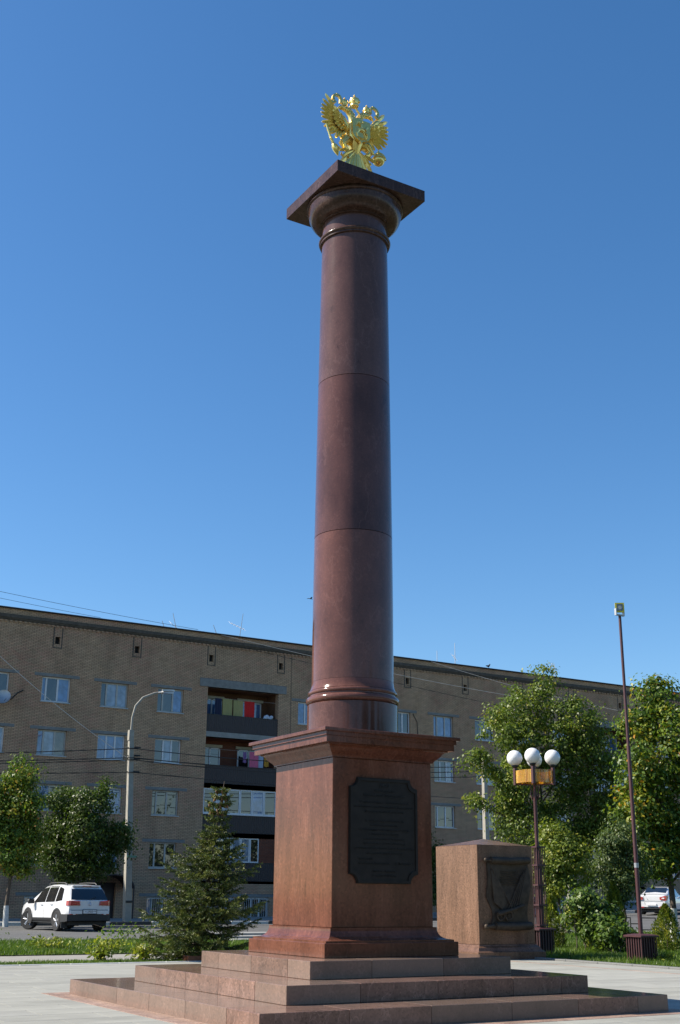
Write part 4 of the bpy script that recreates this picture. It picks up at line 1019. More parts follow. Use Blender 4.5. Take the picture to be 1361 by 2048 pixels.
# ------------------------------------------------------------------ cars
def interp(tab, x):
    for (x0, v0), (x1, v1) in zip(tab[:-1], tab[1:]):
        if x <= x1:
            t = (x - x0) / (x1 - x0) if x1 > x0 else 0
            t = max(0, min(1, t)); return v0 + (v1 - v0) * t
    return tab[-1][1]
def smoothtab(tab, x, h=.07): return sum(interp(tab, x + d * h) for d in (-1, -.5, 0, .5, 1)) / 5
class Body:
    """x from rear (0) to front (L); section runs from the sill up the side to the roof centre"""
    def __init__(s, L, W, sill, belt, roof, wid, tum): s.L, s.W, s.sill, s.belt, s.roof, s.wid, s.tum = L, W, sill, belt, roof, wid, tum
    def sec(s, x):
        w = smoothtab(s.wid, x); zs, zb, zr = smoothtab(s.sill, x), smoothtab(s.belt, x, .05), smoothtab(s.roof, x, .09)
        tm = smoothtab(s.tum, x); zr = max(zr, zb + .02)
        P = [(w * .90, zs), (w * .985, zs + .08), (w * 1.0, zs + (zb - zs) * .45), (w * .985, zb - .10), (w * .955, zb)]
        for t in (.25, .5, .75, .9): P.append((w * (.955 - (.955 - tm) * t ** 1.15), zb + (zr - zb) * t * .93))
        P += [(w * (tm - .07), zb + (zr - zb) * .965), (w * tm * .78, zb + (zr - zb) * .99), (w * tm * .4, zr + .004), (0, zr + .008)]
        return P
    def pt(s, x, v):
        P = s.sec(x); i = min(len(P) - 2, int(v)); t = v - i
        return (P[i][0] + (P[i + 1][0] - P[i][0]) * t, P[i][1] + (P[i + 1][1] - P[i][1]) * t)
    def mesh(s, n=56):
        m = MB(); rings = []
        for i in range(n + 1):
            x = s.L * i / n; P = s.sec(x)
            rings.append([(x, y, z) for y, z in P] + [(x, -y, z) for y, z in P[-2::-1]])
        m.loft(rings, closed=False, smooth=True)
        for r in (rings[0], rings[-1]): m.face(r)
        m.face([rings[0][0], rings[0][-1], rings[-1][-1], rings[-1][0]])
        return m
    def side_panel(s, corners, off, side, nx=10, nv=5):   # corners ((x,v) x4: bottom rear, bottom front, top front, top rear)
        m = MB(); G = []
        for j in range(nv + 1):
            row = []
            for i in range(nx + 1):
                u, w = i / nx, j / nv
                x = (corners[0][0] * (1 - u) + corners[1][0] * u) * (1 - w) + (corners[3][0] * (1 - u) + corners[2][0] * u) * w
                v = (corners[0][1] * (1 - u) + corners[1][1] * u) * (1 - w) + (corners[3][1] * (1 - u) + corners[2][1] * u) * w
                y, z = s.pt(x, v); row.append((x, side * (y + off), z + off * .35))
            G.append(row)
        for j in range(nv):
            for i in range(nx): m.face([G[j][i], G[j][i + 1], G[j + 1][i + 1], G[j + 1][i]], True)
        return m
def wheel_parts(parent, x, y, side, rad, steer=0, spokes=5):
    w = empty('wheel', (x, y, rad), steer, parent=parent)
    m = MB(); m.loft([[(r * math.cos(2 * math.pi * j / 28), yy, r * math.sin(2 * math.pi * j / 28)) for j in range(28)] for r, yy in ((rad * .66, .11), (rad * .93, .115), (rad, .085), (rad, -.085), (rad * .93, -.115), (rad * .66, -.11))]); m.build('tyre', TYRE, w)
    m = MB(); yo = side * .095
    m.loft([[(r * math.cos(2 * math.pi * j / 28), yy, r * math.sin(2 * math.pi * j / 28)) for j in range(28)] for r, yy in ((rad * .67, yo), (rad * .62, yo), (rad * .60, yo - side * .06), (rad * .05, yo - side * .07))], caps=False)
    for k in range(spokes):
        a = 2 * math.pi * k / spokes + .3
        for da in (-.13, .13):
            p0 = Vector((math.cos(a) * rad * .1, yo - side * .01, math.sin(a) * rad * .1)); p1 = Vector((math.cos(a + da) * rad * .63, yo, math.sin(a + da) * rad * .63))
            m.tube([p0, p1], [rad * .09, rad * .06], 6)
    m.sphere((0, yo, 0), rad * .14, 8, 6, (1, .4, 1)); m.build('rim', ALLOY, w)
    m = MB(); m.loft([[(r * math.cos(2 * math.pi * j / 20), yo - side * .075, r * math.sin(2 * math.pi * j / 20)) for j in range(20)] for r in (rad * .6, .01)], caps=False); m.build('brake_disc', STEELD, w)
def arch(body, x, zc, r0, r1, side, proud):
    m = MB(); n = 22; G = []
    for i in range(n + 1):
        a = R(-8 + 196 * i / n); row = []
        for r in (r0, r1):
            xx, zz = x + r * math.cos(a), zc + r * math.sin(a)
            best = min((abs(body.pt(xx, v / 4)[1] - zz), v / 4) for v in range(0, 20))[1]
            row.append((xx, side * (max(body.pt(xx, best)[0], body.pt(x, 2)[0] * .97) + proud), zz))
        row.append((row[0][0], row[0][1] - side * .14, row[0][2])); G.append(row)
    for a, b in zip(G[:-1], G[1:]): m.face([a[0], a[1], b[1], b[0]], True); m.face([a[2], a[0], b[0], b[2]], True)
    return m
def disc(body, x, zc, r, side):  # flat disc on the body side, standing in for shade inside a wheel arch
    y = body.pt(x, 1.5)[0]; m = MB()
    m.face([(x + r * math.cos(R(a)), side * (y + .012), zc + r * math.sin(R(a))) for a in range(-20, 201, 10)]); return m

# the white SUV (x axis points to the front)
B = Body(4.43, .905, sill=[(0, .52), (.12, .36), (.5, .30), (3.9, .28), (4.43, .42)],
         belt=[(0, .98), (.25, 1.02), (1.2, 1.0), (3.0, .97), (3.6, .95), (4.1, .88), (4.43, .70)],
         roof=[(0, 1.02), (.06, 1.12), (.28, 1.42), (.44, 1.585), (.6, 1.61), (1.3, 1.655), (2.0, 1.645), (2.5, 1.58), (3.0, 1.30), (3.38, 1.06), (3.9, .98), (4.2, .88), (4.43, .72)],
         wid=[(0, .80), (.15, .875), (.5, .90), (2.2, .905), (3.8, .895), (4.2, .83), (4.43, .62)],
         tum=[(0, .82), (.3, .76), (1, .74), (2.2, .73), (2.8, .78), (3.3, .86), (3.6, .9), (4.43, .9)])
suv = empty('parked_suv', (7.20, 29.9, .005), R(96), label='white SUV seen from behind at the far left kerb', cat='car')
B.mesh(64).build('body', CARW, suv)
for sd in (1, -1):
    for nm_, cs in (('door_window', [(2.02, 4.12), (3.05, 4.12), (2.62, 7.9), (2.02, 8.35)]), ('door_window', [(1.18, 4.15), (1.96, 4.12), (1.96, 8.35), (1.2, 8.3)]), ('quarter_window', [(.55, 4.45), (1.10, 4.15), (1.12, 8.2), (.72, 7.6)])):
        B.side_panel(cs, .008, sd).build(nm_, CARGL, suv)
    B.side_panel([(.75, .1), (3.55, .1), (3.5, 1.35), (.75, 1.35)], .014, sd, 16, 3).build('sill_cladding', CARBK, suv)
    for x in (.83, 3.44):
        B_ = arch(B, x, .36, .375, .45, sd, .018).build('wheel_arch', CARBK, suv); disc(B, x, .36, .38, sd).build('arch_shade_disc', TYRE, B_)  # black disc paints in the dark of the arch hollow
    for x in (1.35, 2.2):
        y, z = B.pt(x, 3.3); m = MB(); m.tube([(x - .1, sd * (y + .02), z), (x, sd * (y + .045), z + .01), (x + .1, sd * (y + .02), z)], .016, 6); m.build('door_handle', CARW, suv)
    for x in (1.16, 2.0, 2.98):
        m = MB(); P = [B.pt(x, v / 2) for v in range(1, 9)]
        for p, q in zip(P[:-1], P[1:]): m.face([(x - .005, sd * (p[0] + .003), p[1]), (x + .005, sd * (p[0] + .003), p[1]), (x + .005, sd * (q[0] + .003), q[1]), (x - .005, sd * (q[0] + .003), q[1])])
        m.build('door_gap', CARBK, suv)
    m = MB(); m.loft([[(2.86 + u, sd * (.92 + v), 1.02 + z) for v, z in ((0, -.07), (.2, -.08), (.24, .02), (.2, .09), (0, .08))] for u in (0, .06, .12)]); m.build('wing_mirror', CARBK, suv)
    m = MB(); m.tube([(.75, sd * .60, 1.63), (.9, sd * .60, 1.69), (1.6, sd * .60, 1.70), (2.2, sd * .59, 1.685), (2.35, sd * .59, 1.63)], .02, 6); m.build('roof_rail', CARBK, suv)
    m = MB(); m.loft([[(.16, sd * y, z) for y, z in ((.60, .91), (.868, .90), (.860, 1.07), (.60, 1.06))], [(.02, sd * y, z) for y, z in ((.38, .90), (.835, .895), (.825, 1.075), (.40, 1.06))], [(-.035, sd * y, z) for y, z in ((.37, .905), (.775, .90), (.765, 1.07), (.40, 1.05))], [(-.05, sd * y, z) for y, z in ((.41, .925), (.74, .915), (.73, 1.055), (.43, 1.035))]], smooth=False); lt = m.build('taillight', TAILR, suv)
    m = MB(); m.box(-.052, -.046, min(sd * .57, sd * .72), max(sd * .57, sd * .72), .965, 1.0); m.build('reversing_lamp', plain('lamp_dark_red', (.5, .05, .05), .2), lt)
    m = MB(); m.box(-.055, -.02, min(sd * .50, sd * .78), max(sd * .50, sd * .78), .585, .605); m.build('reflector', TAILR, suv)
    m = MB(); m.box(-.06, -.03, min(sd * .56, sd * .66), max(sd * .56, sd * .66), .583, .612); m.build('reflector_glint', GLINTM, suv)  # bright glint made as a pale block on the reflector
    m = MB(); m.box(.38, .42, min(sd * .66, sd * .9), max(sd * .66, sd * .9), .12, .40); m.build('mud_flap', CARBK, suv)
    m = MB(); m.sphere((4.22, sd * .62, .80), .14, 10, 8, (1, .9, .7)); m.build('headlight', CHROME, suv)
def rearx(z): 
    t = [(0.3, .05), (.62, -.03), (.98, -.005), (1.12, .055), (1.42, .275), (1.58, .43)]
    return interp(t, z)
m = MB(); G = []
for j in range(7):
    z = 1.10 + .38 * j / 6; hw = .73 - .12 * j / 6
    G.append([(rearx(z) - .012 - .02 * math.cos(i / 10 * math.pi - math.pi / 2), -hw + 2 * hw * i / 10, z) for i in range(11)])
for j in range(6):
    for i in range(10): m.face([G[j][i], G[j + 1][i], G[j + 1][i + 1], G[j][i + 1]], True)
m.build('rear_window', CARGL, suv)
m = MB(); m.loft([[(.05, s * .80, z) for s, z in ((-1, .36), (1, .36), (1, .60), (-1, .60))], [(-.02, s * .83, z) for s, z in ((-1, .36), (1, .36), (1, .60), (-1, .60))], [(-.045, s * .72, z) for s, z in ((-1, .38), (1, .38), (1, .59), (-1, .59))]], smooth=False)
for sd in (1, -1): m.loft([[(.0, sd * .80, z) for z in (.36, .60)] + [(.0, sd * .86, z) for z in (.60, .36)], [(.42, sd * .89, z) for z in (.32, .60)] + [(.42, sd * .925, z) for z in (.60, .32)]], smooth=False)
m.build('rear_bumper', CARBK, suv)
m = MB(); m.loft([[(.0, s * .78, z) for s, z in ((-1, .605), (1, .605), (1, .74), (-1, .74))], [(-.035, s * .74, z) for s, z in ((-1, .61), (1, .61), (1, .73), (-1, .73))]], smooth=False); m.build('bumper_top', CARW, suv)
m = MB(); m.box(-.03, .1, -.74, .74, .742, .748); m.build('tailgate_gap', CARBK, suv)
m = MB(); m.box(.33, .56, -.56, .56, 1.56, 1.60, .015); m.build('spoiler', CARW, suv); m = MB(); m.box(.322, .332, -.18, .18, 1.565, 1.59); m.build('brake_light', TAILR, suv)
m = MB(); m.box(-.057, -.03, -.285, .285, .605, .765); m.build('plate_holder', CARBK, suv)
pl_ = MB(); pl_.box(-.066, -.058, -.26, .26, .625, .745, .003); pl_ = pl_.build('number_plate', PLATEM, suv)
me = text_mesh('У129ВВ', .105, 'plate_text', INK, .001); o = link('plate_text', me, pl_, (-.0675, .045, .652)); o.rotation_euler = (R(90), 0, R(-90))
me = text_mesh('150', .07, 'plate_text', INK, .001); o = link('plate_text', me, pl_, (-.0675, -.19, .68)); o.rotation_euler = (R(90), 0, R(-90))
em = MB(); em.tube([(-.02, .058 * math.cos(t / 16 * 6.2832), .96 + .058 * math.sin(t / 16 * 6.2832)) for t in range(17)], .008, 5, caps=False)
for p, q in (((-.035, .05), (-.012, .0)), ((-.012, .0), (0, .035)), ((0, .035), (.012, 0)), ((.012, 0), (.035, .05)), ((-.045, .015), (-.02, -.05)), ((-.02, -.05), (0, -.01)), ((0, -.01), (.02, -.05)), ((.02, -.05), (.045, .015))): em.tube([(-.022, p[0], .96 + p[1]), (-.022, q[0], .96 + q[1])], .006, 4)
em.build('badge', CHROME, suv)
m = MB(); m.tube([(-.028, .0, 1.12), (-.0, -.06, 1.13), (.06, -.26, 1.20)], .012, 5); m.build('rear_wiper', CARBK, suv)
for x in (.83, 3.44):
    for sd in (1, -1): wheel_parts(suv, x, sd * .80, sd, .355, R(30) if x > 2 else 0)
m = MB(); m.box(.25, 4.1, -.7, .7, .22, .34); m.build('underbody', CARBK, suv)

# the white saloon at the right edge
B2 = Body(4.37, .85, sill=[(0, .42), (.12, .28), (.5, .22), (3.9, .2), (4.37, .35)], belt=[(0, .88), (.4, .96), (1.2, .93), (3.0, .88), (3.6, .84), (4.37, .60)],
          roof=[(0, .93), (.15, 1.02), (.55, 1.06), (.8, 1.15), (1.3, 1.40), (1.9, 1.465), (2.4, 1.43), (3.0, 1.12), (3.3, .96), (3.9, .86), (4.37, .62)],
          wid=[(0, .72), (.2, .82), (.6, .85), (3.6, .85), (4.1, .8), (4.37, .6)], tum=[(0, .85), (.7, .84), (1.2, .72), (2.2, .70), (2.9, .78), (3.3, .86), (4.37, .88)])
sed = empty('parked_saloon', (40.85, 35.05, zg(40.8, 35) + .05), R(28), label='white saloon car parked at the right edge behind the thuja', cat='car')
B2.mesh(56).build('body', CARW, sed)
for sd in (1, -1):
    B2.side_panel([(1.9, 4.15), (3.0, 4.1), (2.5, 8.0), (1.9, 8.3)], .008, sd).build('door_window', CARGL, sed); B2.side_panel([(1.0, 4.3), (1.84, 4.15), (1.84, 8.3), (1.25, 8.0)], .008, sd).build('door_window', CARGL, sed)
    m = MB(); m.loft([[(.12, sd * .84, z) for z in (.74, .98)] + [(.1, sd * .5, z) for z in (.90, .80)], [(-.02, sd * .80, z) for z in (.72, .98)] + [(-.045, sd * .46, z) for z in (.90, .78)]], smooth=False)
    m.face([(.30, sd * .853, .92), (.42, sd * .858, 1.0), (.10, sd * .835, 1.0), (.08, sd * .83, .74)]); lt = m.build('taillight', TAILR, sed)
    m = MB(); m.box(-.05, -.02, min(sd * .58, sd * .72), max(sd * .58, sd * .72), .82, .88); m.build('reversing_lamp', PLATEM, lt)
    m = MB(); m.box(-.04, .05, min(sd * .42, sd * .76), max(sd * .42, sd * .76), .36, .41); m.build('reflector', TAILR, sed)
    for x in (.85, 3.42):
        a_ = arch(B2, x, .31, .32, .345, sd, .006).build('wheel_arch', CARBK, sed); disc(B2, x, .31, .325, sd).build('arch_shade_disc', TYRE, a_); wheel_parts(sed, x, sd * .755, sd, .305)  # same black disc for the shaded arch hollow
    m = MB(); m.sphere((2.9, sd * .95, .95), .1, 8, 6, (.6, 1, .8)); m.build('wing_mirror', CARW, sed)
m = MB(); G = []
for j in range(5):
    t = j / 4; hw = .60 - .05 * t
    G.append([(.72 + .55 * t - .01, -hw + 2 * hw * i / 8, 1.10 + .30 * t + .012) for i in range(9)])
for j in range(4):
    for i in range(8): m.face([G[j][i], G[j + 1][i], G[j + 1][i + 1], G[j][i + 1]], True)
m.build('rear_window', CARGL, sed)
p2 = MB(); p2.box(-.045, -.02, -.26, .26, .47, .58, .003); p2.build('number_plate', PLATEM, sed)
m = MB(); m.box(-.05, .1, -.7, .7, .30, .345); m.build('bumper_lip', CARBK, sed); m = MB(); m.box(-.012, .03, -.62, .62, .70, .708); m.build('boot_gap', CARBK, sed)
m = MB(); m.box(.25, 4.1, -.65, .65, .16, .25); m.build('underbody', CARBK, sed)

# ------------------------------------------------------------------ vegetation
RV = Vector((math.cos(YAW), -math.sin(YAW), 0)); AV = Vector((math.sin(YAW), math.cos(YAW), 0))
def leaf_quads(rng, P, size, droop=.3, asp=.62, N=None):
    """one slightly folded four-cornered leaf per point; N = outward direction of its clump"""
    n = len(P)
    if N is None: nr = rng.normal(size=(n, 3)) + np.array([0, 0, .6])
    else: nr = N * 1.0 + np.array([0, 0, .45]) + rng.normal(size=(n, 3)) * .55
    nr /= np.linalg.norm(nr, axis=1)[:, None] + 1e-9
    ax = rng.normal(size=(n, 3)); ax[:, 2] -= droop * 2.2; ax -= (ax * nr).sum(1)[:, None] * nr; ax /= np.linalg.norm(ax, axis=1)[:, None] + 1e-9
    sd = np.cross(nr, ax)
    s = size * rng.uniform(.65, 1.25, size=(n, 1)); L = ax * s; S = sd * s * asp * .5
    V = np.stack([P, P + L * .45 + S + nr * s * .08, P + L, P + L * .45 - S + nr * s * .08], 1).reshape(-1, 3)
    F = np.arange(4 * n).reshape(n, 4)
    return V, F
def lobed_tree(name, base, lobes, nleaf, leaf, mat, label, seed, trunk_r=.12, clump=.28, droop=.35, group=None, whitewash=0, stems=1, depth_k=.85, cat='tree', gap=.35):
    rng = np.random.default_rng(seed); rr = random.Random(seed)
    t = empty(name, base, label=label, cat=cat, group=group)
    top = max(l[2] for l in lobes); bm_ = MB(); tips = []
    def w(l): return np.array(RV) * l[0] + np.array(AV) * l[1] + np.array([0, 0, l[2] - base[2]])
    for s in range(stems):
        a = 6.28 * s / stems + .5; ox, oy = (.12 * math.cos(a), .12 * math.sin(a)) if stems > 1 else (0, 0)
        trunk = [Vector((ox + .25 * ox * k + rr.uniform(-.04, .04) * k, oy + .25 * oy * k + rr.uniform(-.04, .04) * k, (top - base[2]) * .92 * k / 7)) for k in range(8)]
        trunk[0] = Vector((ox, oy, -.05))
        bm_.tube(trunk, [trunk_r * (1.25 if k == 0 else 1 - k / 7.6) for k in range(8)], 8)
    tr = bm_.build('trunk', BARK, t, fix=False)
    if whitewash:
        m = MB(); m.tube([trunk[0], trunk[0].lerp(trunk[1], min(1, whitewash / max(.1, trunk[1].z)))], [trunk_r * 1.27, trunk_r * 1.06], 10, caps=False); m.build('limewash', BARKW, tr)
    limbs = MB(); centers = []; radii = []
    for l in lobes:
        c = w(l); rx, rz = l[3], l[4]
        h0 = max(.25, min(.85, (c[2] - max(.5, rz)) / (top - base[2]) - .05 * rr.random()))
        p0 = trunk[0].lerp(trunk[-1], h0); k = int(h0 * 7); p0 = trunk[min(7, k)].lerp(trunk[min(7, k + 1)], h0 * 7 - k)
        c_ = Vector(c); mid = p0.lerp(c_, .5) + Vector((0, 0, .12 * rx)); r0 = trunk_r * max(.2, 1 - h0) * .55
        limbs.tube([p0, p0.lerp(mid, .5) + Vector((0, 0, .03)), mid, mid.lerp(c_, .5), c_], [r0, r0 * .8, r0 * .6, r0 * .42, r0 * .25], 6)
        for q in range(9):
            d = Vector(rng.normal(size=3)); d.normalize(); e = c_ + Vector((d.x * rx, d.y * rx * depth_k, d.z * rz)) * rr.uniform(.6, 1.0)
            s0 = mid.lerp(c_, rr.random())
            limbs.tube([s0, s0.lerp(e, .5) + Vector((0, 0, .05)), e], [r0 * .3, r0 * .2, r0 * .06], 4, caps=False); tips.append((e, s0))
        vol = rx * rx * rz; centers.append((c, rx, rz, vol ** .72))
    limbs.build('limbs', BARK, tr, fix=False)
    tot = sum(c[3] for c in centers); P = []; T = []; NN = []
    for c, rx, rz, v in centers:
        n = int(nleaf * v / tot); nc = max(6, int(n / 60))
        d = rng.normal(size=(nc, 3)); d /= np.linalg.norm(d, axis=1)[:, None]
        rad_ = rng.uniform(gap, 1.08, size=(nc, 1)) ** .6
        cc = c + d * rad_ * np.array([rx, rx * depth_k, rz])
        wgt = rng.integers(0, nc, size=n)
        sp = clump * rng.uniform(.5, 1.25, size=nc)
        off = rng.normal(size=(n, 3)) * sp[wgt][:, None] * np.array([1, 1, .62])
        on = off / (sp[wgt][:, None] * 1.2) + .8 * (cc[wgt] - c) / rx; NN.append(on / (np.linalg.norm(on, axis=1)[:, None] + 1e-6))
        P.append(cc[wgt] + off); T.append(np.clip(rng.uniform(.1, .75, size=nc)[wgt] + rng.normal(scale=.17, size=n), 0, 1))
    for e, s0 in tips:       # leaves along the outer twigs
        n = 26; u = rng.uniform(.35, 1.05, size=(n, 1))
        P.append(np.array(s0) + (np.array(e) - np.array(s0)) * u + rng.normal(size=(n, 3)) * .10); T.append(np.clip(rng.uniform(.25, .95, size=n), 0, 1)); q_ = rng.normal(size=(n, 3)); NN.append(q_ / np.linalg.norm(q_, axis=1)[:, None])
    P = np.concatenate(P); T = np.concatenate(T)
    V, F = leaf_quads(rng, P, leaf, droop, N=np.concatenate(NN))
    me = fast_mesh('crown', V, F, mat, T); cr = link('crown', me, t)
    return t
BIG = [(2.0, .1, 6.75, .75, .6), (2.45, .2, 6.0, .7, .6), (.33, 0, 8.9, .55, .78), (-.41, .3, 7.9, 1.15, .9), (1.32, -.4, 7.65, .95, .7), (-1.36, -.6, 7.1, .95, .72), (.21, .2, 6.67, 1.6, 1.15), (-2.35, -.8, 5.85, .72, .4), (1.51, .5, 6.19, 1.04, 1.0), (-1.3, -.9, 5.18, .95, .9), (.05, .6, 5.02, 1.7, 1.35), (1.87, .2, 4.54, 1.04, 1.35), (-1.2, -.4, 3.9, .7, .75), (-.2, -.4, 3.21, 1.6, 1.2), (1.62, .5, 2.89, 1.2, 1.15), (-2.55, -1, 4.51, .35, .25), (2.3, .3, 3.7, .8, 1.0), (2.2, .2, 5.3, .7, .8)]
lobed_tree('birch_tree', (19.98, 19.39, .02), BIG, 46000, .118, L_GREEN, 'tallest leafy tree, with drooping outer branches, behind the four-globe lamp', 11, .13, .21, .5)
MAP = [(.09, 0, 7.66, .59, .78), (-.53, .3, 6.62, .7, .7), (.58, -.3, 6.33, .78, 1.09), (-.8, -.5, 5.28, .7, .7), (.11, .4, 4.84, 1.09, 1.09), (-.85, -.6, 3.64, .9, .86), (.44, .3, 3.35, 1.09, .94), (-1.0, 0, 4.38, .5, .55), (-.49, -.4, 2.56, .94, .6), (1.52, 0, 5.0, .94, 1.56), (1.54, 0, 2.9, .94, 1.1), (-1.2, .5, 2.35, .5, .7)]
lobed_tree('maple_tree', (20.55, 14.09, .02), MAP, 34000, .135, L_MAPLE, 'maple with yellowing leaves at the right edge behind the floodlight mast', 23, .11, .22, .3, whitewash=1.0)
YEL = [(-.13, 0, 2.97, .45, .49), (-.26, .1, 2.31, .66, .56), (.29, -.1, 2.45, .56, .56), (-.05, .1, 1.78, .72, .5)]
lobed_tree('young_linden', (14.9, 12.8, .01), YEL, 9000, .09, L_YEL, 'small yellow-green tree right of the globe lamp pole', 31, .05, .17, .4, gap=.2)
T1 = [(.11, 0, 6.17, .65, .71), (-.18, .3, 5.3, .85, .81), (.55, -.2, 4.92, .5, .7), (-.17, 0, 4.14, .95, .91), (.65, .2, 3.57, .6, .8), (-.06, -.3, 2.98, .95, .8), (.3, 0, 2.4, .6, .45), (-1.29, 0, 4.52, 1.01, 1.62)]
lobed_tree('street_linden', (6.2, 36.9, .02), T1, 19000, .13, L_MAPLE, 'pale green roadside tree with a limewashed trunk at the left edge', 41, .10, .24, .3, whitewash=1.25)
T2 = [(.9, 0, 5.8, .36, .46), (-.89, .3, 5.28, .9, .55), (.27, -.3, 4.99, 1.0, .7), (-1.09, .2, 4.07, 1.0, .85), (.39, -.5, 3.88, 1.1, .95), (1.7, 0, 4.09, .55, .34), (1.55, .3, 3.49, .7, .48), (-.87, -.4, 2.95, .9, .8), (.6, .3, 2.85, 1.0, .8), (-.02, 0, 2.25, 1.2, .45), (-1.55, .2, 3.26, .6, .85)]
lobed_tree('street_linden', (9.6, 38.1, .02), T2, 24000, .125, L_DARK, 'dark spreading roadside tree above the white SUV', 43, .11, .23, .3)
DK = [(.09, 0, 4.5, .5, .7), (-.54, .3, 3.7, .7, .6), (.73, -.3, 3.6, .6, .6), (-.02, 0, 2.6, 1.1, 1.0), (.6, 0, 1.7, .9, .8), (-.9, .2, 1.6, .8, .8)]
lobed_tree('dark_shrub', (31.5, 43.5, .1), DK, 8000, .17, L_DARK, 'tall dark shrub against the facade behind the memorial stone', 47, .05, .25, .2, stems=3, cat='shrub')
DK2 = [(0, 0, 2.3, .7, .8), (.6, .1, 1.6, .7, .7), (-.6, 0, 1.5, .7, .7)]
lobed_tree('dark_shrub', (28.0, 40.9, .08), DK2, 4000, .15, L_DARK, 'low dark shrub showing between the pedestal and memorial stone', 48, .04, .22, .2, stems=3, cat='shrub')
# lower hanging branches in front: small weeping tree beside the mast
WP = [(0, 0, 3.0, .55, .6), (-.35, 0, 2.3, .45, .6), (.4, .1, 2.2, .45, .6), (-.1, -.1, 1.6, .5, .5)]
lobed_tree('weeping_elm', (17.0, 12.55, .02), WP, 8000, .09, L_ELM, 'small weeping tree with pale stem just behind the floodlight mast', 53, .05, .17, .9, gap=.2)
LI = [(0, 0, 1.25, .42, .3), (-.28, .1, .95, .35, .32), (.3, -.1, .95, .36, .32), (0, -.05, .6, .45, .35), (.35, .05, .45, .35, .3)]
lobed_tree('lilac_bush', (13.35, 10.05, .0), LI, 2600, .12, L_LILAC, 'broad-leaved green bush between the two lamp bases', 59, .025, .15, .3, stems=3, cat='bush', gap=.1)
LI2 = [(0, 0, .55, .38, .25), (.25, 0, .35, .3, .25), (-.25, .05, .35, .3, .25)]
lobed_tree('lilac_bush', (13.4, 9.15, .0), LI2, 1300, .11, L_LILAC, 'low broad-leaved bush at the lawn edge in front of the taller bush', 61, .02, .13, .3, stems=3, cat='bush', gap=.1)
# unseen trees added behind the camera: they darken reflections in granite and panes
rng = np.random.default_rng(71); P = []; tk = MB()
for k, (x, y, q) in enumerate(((-16, -40, .8), (-34, -36, .85), (-2, -38, .85), (11, -35, .8), (23, -33, .85), (36, -30, .85), (49, -29, .9), (63, -28, .9), (84, -30, 1.2), (-52, -40, 1.1), (17, -46, 1.1), (43, -42, 1.1), (3, -48, 1.1), (62, -40, 1.1))):
    tk.tube([(x, y, -.1), (x + .2, y, 4 * q), (x, y + .2, 9 * q)], [.3 * q, .2 * q, .05], 7)
    for j in range(46):
        d = rng.normal(size=3); d /= np.linalg.norm(d); c = np.array([x, y, 7 * q]) + d * rng.uniform(.3, 1) ** .5 * np.array([4.2, 4.2, 5.0]) * q
        P.append(c + rng.normal(size=(85, 3)) * np.array([.8, .8, .55]) * q)
P = np.concatenate(P); P = P[P[:, 2] > .8]; V, F = leaf_quads(rng, P, .5)
wood = tag(link('unseen_wood', fast_mesh('unseen_wood', V, F, L_DARK, rng.uniform(0, 1, len(P)))), 'dark row of unseen trees added behind the camera', 'wood', kind='stuff')
tk.build('trunks', BARK, wood, fix=False)['kind'] = 'stuff'

